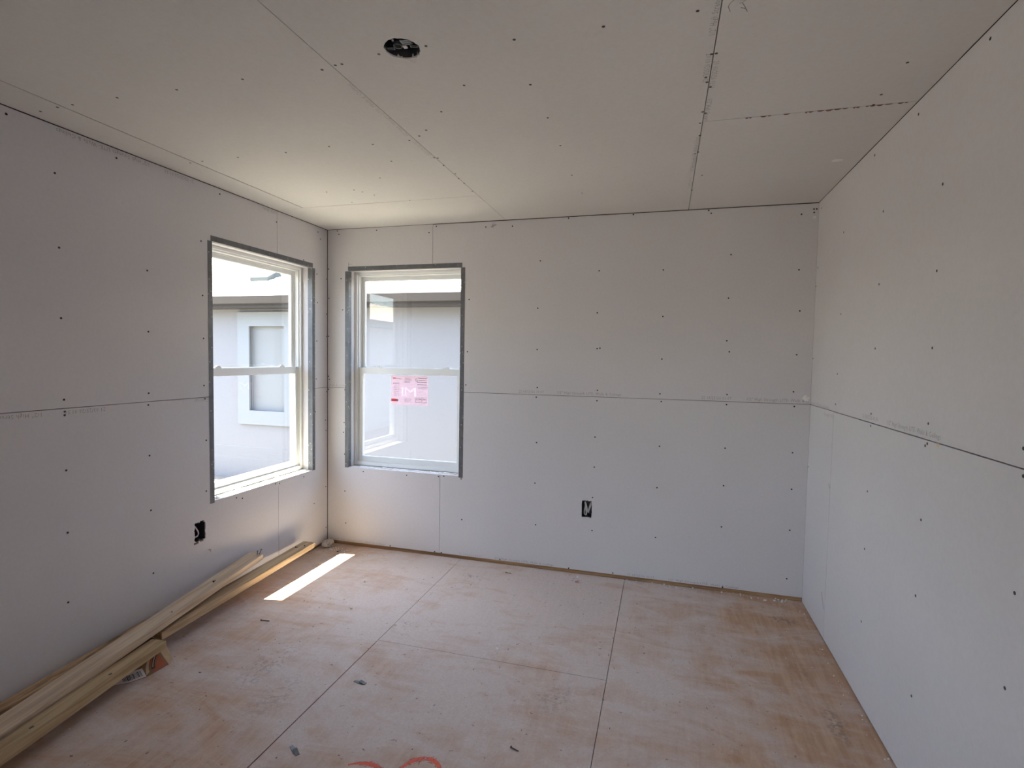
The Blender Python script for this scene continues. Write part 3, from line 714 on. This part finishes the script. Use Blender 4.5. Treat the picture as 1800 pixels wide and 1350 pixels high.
outlet('back', OUT_B, 'open outlet box with folded grey cable low on the wall facing the camera',
       [[(0.26, 0.55, 0.05), (0.22, 0.25, 0.02), (0.34, 0.12, 0.014), (0.46, 0.22, 0.012), (0.30, 0.86, 0.016), (0.40, 0.80, 0.014), (0.58, 0.30, 0.016), (0.62, 0.36, 0.02), (0.84, 0.84, 0.024), (0.86, 0.7, 0.05)],
        [(0.60, 0.18, 0.05), (0.68, 0.34, 0.02), (0.90, 0.74, 0.018), (0.88, 0.85, 0.05)]])
outlet('left', OUT_L, 'open outlet box with one cable loop below the left window',
       [[(0.12, 0.80, 0.060), (0.22, 0.84, 0.030), (0.36, 0.66, 0.018), (0.54, 0.42, 0.016), (0.50, 0.26, 0.018), (0.30, 0.22, 0.022), (0.14, 0.26, 0.060)]])
# broken paper crumbs under the left box
MB().box((0.0002, -1.262, 0.3935), (0.004, -1.235, 0.401)).box((0.0002, -1.222, 0.398), (0.003, -1.200, 0.4025)).build('torn_paper', M_PAPER, P['l4'])

# ceiling fixture box
cb = empty('ceiling_box', (HC[0], HC[1], ROOM_H+T), label='round black fixture box recessed in the ceiling hole', cat='electrical box')
def putc(mb, nm, mat, **kw):
    o = mb.build(nm, mat, None, **kw); o.data.transform(Matrix.Translation(-Vector(cb.location))); o.parent = cb; return o
def cyl(mb, c, r0, r1, z0, z1, n=32, cap=True):
    vs = [(c[0]+r0*math.cos(2*math.pi*k/n), c[1]+r0*math.sin(2*math.pi*k/n), z0) for k in range(n)] + [(c[0]+r1*math.cos(2*math.pi*k/n), c[1]+r1*math.sin(2*math.pi*k/n), z1) for k in range(n)]
    fs = [(k, (k+1) % n, n+(k+1) % n, n+k) for k in range(n)]
    if cap: fs.append(tuple(range(n, 2*n)))
    return mb.add(vs, fs)
putc(cyl(MB(), HC, 0.056, 0.054, ROOM_H+0.004, ROOM_H+0.058), 'box_shell', M_BOX, smooth=False)
z = ROOM_H+0.010
for (cx, cy, ang) in ((-0.043, 0.009, 0.25), (0.034, 0.014, 0.25)):          # slotted ears
    mb = MB(); ca, sa = math.cos(ang), math.sin(ang)
    def rb(u0, v0, u1, v1):
        q = [(HC[0]+cx+ca*u-sa*v, HC[1]+cy+sa*u+ca*v) for u, v in ((u0, v0), (u1, v0), (u1, v1), (u0, v1))]
        mb.hexa([(x, y, z) for x, y in q]+[(x, y, z+0.002) for x, y in q])
    sx, sy = 0.0125, 0.0055
    rb(-sx, -sy, sx, -sy+0.0022); rb(-sx, sy-0.0022, sx, sy); rb(-sx, -sy+0.0022, -sx+0.003, sy-0.0022); rb(sx-0.003, -sy+0.0022, sx, sy-0.0022)
    putc(mb, 'slotted_ear', M_STEEL)
rc = (HC[0]-0.017, HC[1]+0.004)
mb = MB(); cyl(mb, rc, 0.0145, 0.0145, z+0.002, z+0.012, 20, False); cyl(mb, rc, 0.0120, 0.0120, z+0.002, z+0.012, 20, True)
mb.add([(rc[0]+r*math.cos(2*math.pi*k/20), rc[1]+r*math.sin(2*math.pi*k/20), z+0.002) for r in (0.0120, 0.0145) for k in range(20)], [(k, (k+1) % 20, 20+(k+1) % 20, 20+k) for k in range(20)])
putc(mb, 'knockout_ring', M_STEEL)
mb = MB()
for v0, v1 in ((-0.022, -0.015), (-0.012, -0.005), (-0.002, 0.004)):
    mb.hexa([(HC[0]+u+0.004, HC[1]+v+0.12*u, zz) for zz in (z+0.003, z+0.006) for u, v in ((0.0, v0), (0.030, v0), (0.030, v1), (0.0, v1))])
mb.hexa([(HC[0]+0.000+u, HC[1]+v+0.12*u, zz) for zz in (z+0.004, z+0.008) for u, v in ((0.0, -0.022), (0.034, -0.022), (0.034, 0.004), (0.0, 0.004))])
putc(mb, 'cable_clamp', M_STEEL)
putc(MB().box((HC[0]-0.002, HC[1]+0.006, z+0.001), (HC[0]+0.010, HC[1]+0.020, z+0.006)), 'clamp_screw', M_CABLE)
putc(MB().tube([(HC[0]-0.020, HC[1]-0.026, z+0.03), (HC[0]-0.019, HC[1]-0.030, z+0.004), (HC[0]-0.016, HC[1]-0.032, z)], 0.0035, 6), 'wire_end', M_CABLE)
MB().hexa([(HC[0]-0.012, HC[1]+0.054, ROOM_H-0.0002), (HC[0]+0.028, HC[1]+0.052, ROOM_H-0.0002), (HC[0]+0.016, HC[1]+0.070, ROOM_H-0.001), (HC[0]+0.004, HC[1]+0.074, ROOM_H-0.001),
           (HC[0]-0.012, HC[1]+0.054, ROOM_H-0.0016), (HC[0]+0.028, HC[1]+0.052, ROOM_H-0.0016), (HC[0]+0.016, HC[1]+0.070, ROOM_H-0.006), (HC[0]+0.004, HC[1]+0.074, ROOM_H-0.008)]).build('torn_paper_flap', M_DRYC, P['c4'])

# ------------------------------------------------------------------ lumber along the left wall
def board(name, F, N, roll, w, t, mat, label, cut=0.0):
    F = Vector(F); N = Vector(N); ax = (F-N).normalized()
    side = Vector((0, 0, 1)).cross(ax).normalized(); up = ax.cross(side)
    s = side*math.cos(roll)+up*math.sin(roll); u = -side*math.sin(roll)+up*math.cos(roll)
    mid = (F+N)/2
    # local frame: x = -s (towards the room), y = along, z = up
    L = (F-N).length
    mb = MB(); n = 10
    rnd = random.Random(sum(map(ord, label)))
    for i in range(n+1):
        y = -L/2+L*i/n; c = cut if i == n else 0
        j = [rnd.uniform(-0.0008, 0.0008) for _ in range(4)]
        mb.v += [Vector((0+j[0], y, 0)), Vector((-w+j[1], y+c, 0)), Vector((-w+j[2], y+c, -t)), Vector((0+j[3], y, -t))]
    for i in range(n):
        a = i*4; b = a+4
        for k in range(4): mb.f.append((a+k, a+(k+1) % 4, b+(k+1) % 4, b+k))
    mb.f += [(0, 1, 2, 3), (n*4+3, n*4+2, n*4+1, n*4)]
    o = mb.build(name, mat, None, bevel=0.0012, label=label, cat='lumber', group='lumber piled along the left wall')
    m = Matrix((-s, ax, u)).transposed().to_4x4(); m.translation = mid
    o.matrix_world = m
    return o
def extend(F, N, y):
    F = Vector(F); N = Vector(N); t = (y-F.y)/(N.y-F.y); return F+(N-F)*t
b1 = board('pine_board', (0.146, -0.363, 0.125), extend((0.146, -0.363, 0.125), (0.222, -2.45, 0.080), -1.640), 0.046, 0.089, 0.038, M_LUMBER2, 'pine stud reaching furthest toward the corner, under the others', -0.004)
b2 = board('pine_board', (0.097, -0.827, 0.199), extend((0.097, -0.827, 0.199), (0.303, -2.45, 0.103), -2.95), 0.100, 0.089, 0.036, M_LUMBER, 'pale pine stud with nails in its raised end, top of the pile', -0.006)
b3 = board('pine_board', (0.080, -1.46, 0.116), (0.080, -2.95, 0.014), 0.02, 0.068, 0.024, M_LUMBER3, 'split brown-streaked board squeezed between the wall and the top stud')
b4 = board('pine_board', (0.275, -1.688, 0.099), extend((0.275, -1.688, 0.099), (0.398, -2.434, 0.096), -2.95), 0.0, 0.078, 0.038, M_LUMBER4, 'yellow pine stud at the front of the pile, its end on a carton')
def onboard(b, x, y, z): return b.matrix_world @ Vector((x, y, z))
def nail_in(b, x, y, lean, h, mat=M_NAIL):
    a = onboard(b, x, y, -0.008); c = onboard(b, x+lean[0], y+lean[1], h)
    o = MB().tube([a, c], 0.0028, 6).tube([c-(c-a).normalized()*0.003, c], 0.0055, 8).build('nail', mat)
    mw = b.matrix_world.copy(); o.data.transform(mw.inverted()); o.parent = b
    return o
bpy.context.view_layer.update()
L2 = 1.0
ys2 = max(v.co.y for v in b2.data.vertices)
nail_in(b2, -0.020, ys2-0.016, (0.010, 0.008), 0.034); nail_in(b2, -0.030, ys2-0.020, (-0.002, 0.006), 0.022)
nail_in(b2, -0.052, ys2-0.36, (0.012, -0.05), 0.006)
ys1 = max(v.co.y for v in b1.data.vertices)
nail_in(b1, -0.030, ys1-0.085, (0.002, 0.004), 0.006); nail_in(b1, -0.052, ys1-0.105, (-0.012, -0.03), 0.007)
ys4 = max(v.co.y for v in b4.data.vertices)
def knot(b, x, y, r):
    n = 12; vs = [onboard(b, x+r*math.cos(2*math.pi*k/n), y+1.5*r*math.sin(2*math.pi*k/n), 0.0006) for k in range(n)]
    o = mesh_obj('knot', vs, [tuple(range(n))], M_NAIL); o.data.transform(b.matrix_world.inverted()); o.parent = b
knot(b4, -0.030, ys4-0.285, 0.006); knot(b4, -0.035, ys4-0.62, 0.006); knot(b2, -0.03, ys2-0.73, 0.004)

# ------------------------------------------------------------------ crushed carton under the front stud
M_CARD = plain('brown_carton', (0.22, 0.115, 0.06), 0.8, 0, 0.2, 12); M_CARDT = plain('bare_cardboard', (0.42, 0.30, 0.18), 0.85, 0, 0.15, 20)
M_CREAM = plain('cream_print', (0.50, 0.37, 0.21), 0.7); M_RED = plain('orange_red_print', (0.34, 0.085, 0.03), 0.7, 0, 0.25, 20); M_LAB = plain('white_label', (0.72, 0.71, 0.74), 0.6); M_BAR = plain('black_print', (0.03, 0.03, 0.035), 0.6)
z0 = FLOOR_Z
foot = [(0.278, -1.655), (0.299, -1.698), (0.292, -1.806), (0.262, -1.862), (0.200, -1.912), (0.08, -1.90), (0.08, -1.60)]
top = [(0.216, -1.644), (0.234, -1.700), (0.228, -1.800), (0.208, -1.850), (0.168, -1.890), (0.09, -1.88), (0.09, -1.61)]
hts = [0.070, 0.070, 0.068, 0.060, 0.048, 0.060, 0.068]
n = len(foot)
vs = [(x, y, z0) for x, y in foot] + [(x, y, z0+h) for (x, y), h in zip(top, hts)]
carton = mesh_obj('crushed_carton', vs, [tuple(range(n))[::-1]] + [(n, n+k, n+k+1) for k in range(1, n-1)] + [(k, (k+1) % n, n+(k+1) % n, n+k) for k in range(n)], M_CARD,
                  label='crushed brown carton with barcode and orange print under the lumber', cat='carton')
def on_face(k, a, b, lift=0.0006):
    p0, p1 = Vector((*foot[k], z0)), Vector((*foot[k+1], z0)); q0, q1 = Vector((*top[k], z0+hts[k])), Vector((*top[k+1], z0+hts[k+1]))
    p = (p0*(1-a)+p1*a)*(1-b)+(q0*(1-a)+q1*a)*b
    nrm = (p1-p0).cross(q0-p0).normalized()
    if nrm.z < 0: nrm = -nrm
    return p+nrm*lift
def decal(name, k, poly, mat, lift=0.0006):
    return mesh_obj(name, [on_face(k, a, b, lift) for a, b in poly], [tuple(range(len(poly)))], mat, carton)
def strip(name, k, A, B, mat, lift):
    m_ = len(A); vs = [on_face(k, a, b, lift) for a, b in A+B]
    return mesh_obj(name, vs, [(i, i+1, m_+i+1, m_+i) for i in range(m_-1)], mat, carton)
decal('cardboard_flap', 0, [(0.0, 0.0), (1.0, 0.0), (1.0, 1.0), (0.0, 1.0)], M_CARDT)
decal('orange_panel', 1, [(0.06, 0.05), (0.62, 0.04), (0.74, 0.22), (0.66, 0.52), (0.40, 0.74), (0.10, 0.76)], M_RED)
ts = [k/8 for k in range(9)]
outer = [(0.42+0.56*math.sin(t*1.5), 0.98-0.90*t) for t in ts]; inner = [(0.32+0.50*math.sin(t*1.5), 0.93-0.78*t) for t in ts]
strip('cream_arc', 1, outer, inner, M_CREAM, 0.0012)
o2 = [(0.20+0.52*math.sin(t*1.35), 0.90-0.70*t) for t in ts]; i2 = [(0.10+0.46*math.sin(t*1.35), 0.82-0.62*t) for t in ts]
strip('dark_banner', 1, o2, i2, M_BAR, 0.0018)
o3 = [(0.175+0.50*math.sin(t*1.35), 0.872-0.67*t) for t in ts[1:-1]]; i3 = [(0.145+0.48*math.sin(t*1.35), 0.85-0.65*t) for t in ts[1:-1]]
strip('banner_lettering', 1, o3, i3, M_CARDT, 0.0024)
decal('white_label', 2, [(0.0, 0.03), (1.0, 0.02), (1.0, 0.56), (0.0, 0.50)], M_LAB)
decal('white_label', 3, [(0.0, 0.02), (0.98, 0.02), (0.95, 0.50), (0.0, 0.56)], M_LAB)
rnd = random.Random(2)
for k, a0, a1 in ((2, 0.18, 0.98), (3, 0.02, 0.34)):
    a = a0; mbv, mbf = [], []
    while a < a1:
        w = rnd.choice((0.022, 0.034, 0.055)); i = len(mbv)
        mbv += [on_face(k, a, 0.12, 0.0012), on_face(k, min(a+w, 1), 0.12, 0.0012), on_face(k, min(a+w, 1), 0.42, 0.0012), on_face(k, a, 0.42, 0.0012)]; mbf.append((i, i+1, i+2, i+3)); a += w+rnd.choice((0.02, 0.03, 0.045))
    mesh_obj('barcode', mbv, mbf, M_BAR, carton, kind='stuff')

# ------------------------------------------------------------------ paint marks and litter on the floor
def ribbon(pts, widths):
    pts = [Vector((x, y, FLOOR_Z+0.0006)) for x, y in pts]; vs = []; fs = []
    for i, p in enumerate(pts):
        t = (pts[min(i+1, len(pts)-1)]-pts[max(i-1, 0)]).normalized(); s = Vector((-t.y, t.x, 0))*widths[i]/2
        vs += [p-s, p+s]
    for i in range(len(pts)-1): fs.append((2*i, 2*i+1, 2*i+3, 2*i+2))
    return vs, fs
def smooth_pts(p, m=5):
    p = [Vector((*q, 0)) for q in p]; out = []
    for k in range(len(p)-1):
        p0, p1, p2, p3 = p[max(k-1, 0)], p[k], p[k+1], p[min(k+2, len(p)-1)]
        for i in range(m):
            t = i/m; q = 0.5*((2*p1)+(p2-p0)*t+(2*p0-5*p1+4*p2-p3)*t*t+(3*p1-p0-3*p2+p3)*t**3); out.append((q.x, q.y))
    out.append((p[-1].x, p[-1].y)); return out
for pts in ([(1.478, -2.004), (1.515, -1.984), (1.560, -1.978), (1.610, -1.990), (1.650, -2.015)], [(1.640, -2.03), (1.668, -1.968), (1.690, -1.925), (1.722, -1.898), (1.762, -1.892), (1.800, -1.915), (1.822, -1.965), (1.82, -2.03)]):
    sp = smooth_pts(pts); ws = [0.020*math.sin(math.pi*min(max((i+0.6)/len(sp), 0.12), 0.88)) for i in range(len(sp))]
    vs, fs = ribbon(sp, ws); mesh_obj('spray_paint_stroke', vs, fs, M_ORANGE, floor)
    vs, fs = ribbon(sp, [w*1.7 for w in ws]); mesh_obj('spray_paint_fringe', [(v[0], v[1], v[2]-0.0003) for v in vs], fs, M_ORANGE2, floor)
n = 14; mesh_obj('spray_paint_spot', [(2.042+0.028*math.cos(2*math.pi*k/n), -0.130+0.030*math.sin(2*math.pi*k/n), FLOOR_Z+0.0006) for k in range(n)], [tuple(range(n))], paint_mat('faded_orange_paint', (0.72, 0.24, 0.19), 0.45), floor)
vs, fs = ribbon([(FA+0.001, -1.21), (FA+0.002, -2.0), (FA+0.001, -2.9)], [0.003, 0.004, 0.004]); mesh_obj('red_chalk_line', vs, fs, plain('dark_red_chalk', (0.16, 0.05, 0.05), 0.9, 0, 0.3, 40), floor)
def place(o, loc, rz, label=None):
    o.location = loc; o.rotation_euler = (0, 0, rz)
    return o
def clip(label, loc, rz):
    r = empty('metal_clip', (loc[0], loc[1], FLOOR_Z), label=label, cat='clip', group='grey metal clips on the floor'); r.rotation_euler = (0, 0, rz)
    MB().hexa([(-0.030, -0.007, 0), (0.004, -0.010, 0), (0.004, 0.010, 0), (-0.030, 0.006, 0), (-0.030, -0.006, 0.0015), (0.004, -0.009, 0.003), (0.004, 0.009, 0.003), (-0.030, 0.005, 0.0015)]).build('plate', M_STEEL, r)
    MB().hexa([(0.002, -0.008, 0), (0.034, -0.007, 0), (0.034, 0.007, 0), (0.002, 0.008, 0), (0.002, -0.008, 0.010), (0.034, -0.007, 0.0015), (0.034, 0.007, 0.0015), (0.002, 0.008, 0.010)]).build('spring_tongue', M_STEEL, r)
clip('grey metal clip lying right of the long floor joint, nearer the back wall', (1.248, -1.552), -0.10)
clip('grey metal clip lying right of the long floor joint, nearest the camera', (1.244, -2.000), -0.55)
def nail(label, loc, rz, L=0.05):
    r = empty('loose_nail', (loc[0], loc[1], FLOOR_Z), label=label, cat='nail', group='loose fasteners on the floor'); r.rotation_euler = (0, 0, rz)
    MB().tube([(-L/2, 0, 0.003), (L/2, 0, 0.003)], 0.002, 6).build('shank', M_NAIL, r)
    MB().tube([(-L/2-0.001, 0, 0.0045), (-L/2+0.001, 0, 0.0045)], 0.0045, 10).build('head', M_NAIL, r)
nail('loose dark nail on the floor beside the sunlit strip', (0.434, -1.207), 0.15)
nail('loose dark nail near the back wall sole plate, left of the orange spot', (1.55, -0.14), -0.1, 0.04)
nail('loose dark nail near the bottom edge of the floor view', (2.043, -1.752), -0.35, 0.035)
nail('loose dark nail in the corner beyond the sunlit strip', (0.20, -0.14), 1.2, 0.035)
# crumpled paper in the corner
rnd = random.Random(11)
bm = bmesh.new(); bmesh.ops.create_icosphere(bm, subdivisions=3, radius=1)
for v in bm.verts:
    k = 0.70+0.45*abs(math.sin(v.co.x*5.1+v.co.z*3.0)*math.cos(v.co.y*4.3+1))+rnd.uniform(-0.06, 0.06)
    v.co = Vector((v.co.x*0.040*k, v.co.y*0.055*k, (v.co.z*0.030*k)))
mz = min(v.co.z for v in bm.verts)
for v in bm.verts: v.co.z -= mz
me = bpy.data.meshes.new('crumpled_paper'); bm.to_mesh(me); bm.free(); me.materials.append(plain('grey_dust_paper', (0.47, 0.43, 0.40), 0.9, 0, 0.2, 30))
cp = bpy.data.objects.new('crumpled_paper', me); cp.location = (0.062, -0.085, FLOOR_Z)
link(cp, None, 'crumpled grey paper wad on the floor in the corner below the windows', 'paper')
# crumbs of gypsum nobody could count
mb = MB(); rnd = random.Random(5)
spots = [(0.68, -0.574, 0.010), (0.81, -0.934, 0.011), (1.767, -1.097, 0.014), (0.36, -1.507, 0.006), (1.15, -1.03, 0.009), (2.02, -0.06, 0.014)]
for k in range(46): spots.append((rnd.uniform(2.3, 3.35), rnd.uniform(-0.05, 0.006), rnd.uniform(0.003, 0.010)))
for k in range(30): spots.append((rnd.uniform(0.05, 0.28), rnd.uniform(-0.35, -0.01), rnd.uniform(0.003, 0.008)))
for k in range(90): spots.append((rnd.uniform(0.3, 3.38), rnd.uniform(-2.3, -0.02), rnd.uniform(0.0015, 0.0045)))
for k in range(40): spots.append((ROOM_W-rnd.uniform(0.004, 0.05), rnd.uniform(-2.0, -0.05), rnd.uniform(0.002, 0.006)))
for (x, y, r) in spots:
    a = rnd.uniform(0, 3); c, s = math.cos(a), math.sin(a); h = r*rnd.uniform(0.5, 1.0)
    pts = [(x+(c*u-s*w)*r*0.7, y+(s*u+c*w)*r*0.55, FLOOR_Z) for u, w in ((-1, -1), (1, -0.7), (0.8, 1), (-0.9, 0.8))]
    mb.hexa(pts+[(px*0.75+x*0.25, py*0.75+y*0.25, FLOOR_Z+h) for px, py, _ in pts])
mb.build('gypsum_crumbs', M_CRUMB, None, label='scattered white gypsum crumbs on the dusty floor', cat='debris', kind='stuff')
mb = MB()
for k in range(70):
    x, y, L = rnd.uniform(0.3, 3.38), rnd.uniform(-2.3, -0.03), rnd.uniform(0.003, 0.012); a = rnd.uniform(0, 3.1)
    mb.tube([(x, y, FLOOR_Z+0.001), (x+L*math.cos(a), y+L*math.sin(a), FLOOR_Z+0.0014)], 0.0013, 4)
mb.build('wood_splinters', M_NAIL, None, label='tiny dark splinters scattered over the plywood floor', cat='debris', kind='stuff')
for k, (x, y, L, a, lab) in enumerate(((0.235, -0.40, 0.06, 0.5, 'yellow wood sliver on the floor under the long stud near the corner'), (0.225, -0.75, 0.05, 1.1, 'yellow wood sliver on the floor under the long stud, middle'))):
    c, s = math.cos(a), math.sin(a)
    o = MB().hexa([(-L/2, -0.006, 0), (L/2, -0.003, 0), (L/2, 0.003, 0), (-L/2, 0.006, 0), (-L/2, -0.004, 0.005), (L/2, -0.002, 0.002), (L/2, 0.002, 0.002), (-L/2, 0.004, 0.006)]).build('wood_sliver', M_LUMBER2, None, label=lab, cat='wood sliver', group='slivers by the lumber')
    o.location = (x, y, FLOOR_Z); o.rotation_euler = (0, 0, a)

# ------------------------------------------------------------------ outside: own eaves, ground and the neighbours
M_GROUND = plain('pale_bare_soil', (0.17, 0.158, 0.145), 0.95, 0, 0.15, 3)
M_STUC2 = plain('pale_neighbour_stucco', (0.205, 0.206, 0.224), 0.95, 0, 0.04, 30, 0.4)
M_TRIMN = plain('white_stucco_trim', (0.215, 0.23, 0.25), 0.9)
M_FASCIA = plain('brown_fascia', (0.02, 0.017, 0.016), 0.6)
M_GUT = plain('grey_brown_gutter', (0.045, 0.037, 0.034), 0.5)
M_SHIN = plain('weathered_shingle', (0.64, 0.60, 0.57), 0.9, 0, 0.12, 14)
M_SHIN2 = plain('weathered_shingle_dark', (0.54, 0.50, 0.48), 0.9, 0, 0.12, 14)
M_VENT = plain('grey_vent_metal', (0.035, 0.045, 0.05), 0.9)
M_SIDE = plain('pale_lap_siding', (0.60, 0.61, 0.60), 0.7, 0, 0.02)
M_DARKGL = plain('dim_window_glass', (0.19, 0.20, 0.21), 0.6)
GZ = -0.42
mb = MB().add([(-40, -40, GZ), (40, -40, GZ), (40, 40, GZ), (-40, 40, GZ)], [(0, 1, 2, 3)])
mb.build('ground', M_GROUND, kind='structure', label='pale bare ground outside the windows', cat='ground')
EZ = 2.47; EO = 0.40
mb = MB()
mb.box((-WT-EO, REAR-0.6, EZ), (-WT-0.001, WT+EO, EZ+0.14)); mb.box((-WT-0.001, WT+0.001, EZ), (ROOM_W+0.8, WT+EO, EZ+0.14))
mb.box((-WT-EO, REAR-0.6, EZ+0.30), (ROOM_W+0.8, WT+EO, EZ+0.40))
mb.build('roof_eave', M_TRIMN, kind='structure', label='roof overhang of this house above the windows', cat='roof')
# neighbour behind, parallel to the facing wall
NY = 3.06
nb = empty('neighbour_house', (-1.0, NY, GZ), label='pale stucco neighbour house with brown gutter, seen through both windows', cat='house')
def putn(mb, nm, mat, parent=nb, root=nb, **kw):
    o = mb.build(nm, mat, None, **kw); o.data.transform(Matrix.Translation(-Vector(root.location))); o.parent = parent; return o
NWIN = (-3.46, -2.84, 0.63, 1.90)      # window hole, pane
mb = MB(); mpN = lambda u, v, d: (u, NY+d, v)
grid_solid(mb, mpN, -7.5, 7.0, GZ, 2.42, 0, 0.2, [NWIN]); 
o = finish(mb, 'wall', M_STUC2); o.data.transform(Matrix.Translation(-Vector(nb.location))); o.parent = nb
tw = 0.21
for a in ((NWIN[0]-tw, NWIN[0], NWIN[2]-tw, NWIN[3]+tw), (NWIN[1], NWIN[1]+0.10, NWIN[2]-tw, NWIN[3]+tw), (NWIN[0], NWIN[1], NWIN[3], NWIN[3]+tw), (NWIN[0], NWIN[1], NWIN[2]-tw, NWIN[2])):
    putn(MB().box((a[0], NY-0.035, a[2]), (a[1], NY+0.01, a[3])), 'window_trim', M_TRIMN)
w_ = putn(MB().box((NWIN[0], NY+0.05, NWIN[2]), (NWIN[1], NY+0.06, NWIN[3])), 'window_pane', M_DARKGL)
OV = 0.30
putn(MB().box((-7.8, NY-OV, 2.155), (7.3, NY, 2.175)), 'soffit', M_GUT)
putn(MB().box((-7.8, NY-OV-0.02, 2.150), (7.3, NY-OV, 2.300)), 'fascia', M_FASCIA)
putn(MB().hexa([(-7.8, NY-OV-0.10, 2.20), (7.3, NY-OV-0.10, 2.20), (7.3, NY-OV-0.02, 2.19), (-7.8, NY-OV-0.02, 2.19), (-7.8, NY-OV-0.13, 2.300), (7.3, NY-OV-0.13, 2.300), (7.3, NY-OV-0.02, 2.300), (-7.8, NY-OV-0.02, 2.300)]), 'gutter', M_GUT)
SL = 0.36; y0 = NY-OV-0.06; z0 = 2.315
roof = putn(MB().hexa([(-7.8, y0, z0-0.02), (7.3, y0, z0-0.02), (7.3, y0+5.2, z0-0.02+5.2*SL), (-7.8, y0+5.2, z0-0.02+5.2*SL), (-7.8, y0, z0), (7.3, y0, z0), (7.3, y0+5.2, z0+5.2*SL), (-7.8, y0+5.2, z0+5.2*SL)]), 'roof', M_SHIN2)
rnd = random.Random(8)
for k in range(36):
    a = k*0.143; b = a+0.15
    c = MB(); x = -7.8+rnd.uniform(-0.2, 0)
    while x < 7.3:
        w = rnd.choice((0.12, 0.16, 0.22)); h = rnd.choice((0.006, 0.012))
        xa, xb = max(x, -7.8), min(x+w-0.006, 7.3)
        if xb > xa: c.hexa([(xa, y0+a, z0+a*SL+0.001), (xb, y0+a, z0+a*SL+0.001), (xb, y0+b, z0+b*SL), (xa, y0+b, z0+b*SL), (xa, y0+a, z0+a*SL+0.006+h), (xb, y0+a, z0+a*SL+0.006+h), (xb, y0+b, z0+b*SL+0.003), (xa, y0+b, z0+b*SL+0.003)])
        x += w
    putn(c, 'shingle_course', M_SHIN if k % 2 else M_SHIN2, roof, kind='stuff')
vy = 3.66; vz = z0+(vy-y0)*SL
putn(MB().hexa([(-4.00, vy, vz+0.010), (-3.66, vy, vz+0.010), (-3.66, vy+0.34, vz+0.34*SL+0.005), (-4.00, vy+0.34, vz+0.34*SL+0.005), (-4.00, vy, vz+0.070), (-3.66, vy, vz+0.070), (-3.70, vy+0.34, vz+0.34*SL+0.11), (-3.96, vy+0.34, vz+0.34*SL+0.11)]), 'roof_vent', M_VENT, roof)
# neighbour to the left with lap siding: only its reflection shows in the facing window
sh = empty('siding_house', (-5.0, -7.0, GZ), label='pale lap-sided house reflected in the facing window glass', cat='house')
HX = -4.6; HY0, HY1 = -15.0, -3.2
def puts(mb, nm, mat, parent=sh, **kw): return putn(mb, nm, mat, parent, sh, **kw)
puts(MB().box((HX-6, HY0, GZ), (HX, HY1, 2.35)), 'wall', M_SIDE)
k = 0; z = GZ+0.15
while z < 2.2:
    puts(MB().hexa([(HX, HY0, z), (HX+0.022, HY0, z), (HX+0.022, HY1, z), (HX, HY1, z), (HX, HY0, z+0.17), (HX+0.006, HY0, z+0.17), (HX+0.006, HY1, z+0.17), (HX, HY1, z+0.17)]), 'siding_plank', M_SIDE); z += 0.165
puts(MB().box((HX, HY0-0.3, 2.20), (HX+0.34, HY1+0.3, 2.36)), 'fascia', M_TRIMN)
puts(MB().add([(HX+0.36, HY0-0.3, 2.36), (HX+0.36, HY1+0.3, 2.36), (HX-3, HY1+0.3, 3.35), (HX-3, HY0-0.3, 3.35), (HX-6.3, HY1+0.3, 2.36), (HX-6.3, HY0-0.3, 2.36)], [(0, 1, 2, 3), (3, 2, 4, 5), (1, 4, 2), (0, 3, 5), (0, 5, 4, 1)]), 'roof', M_SHIN)
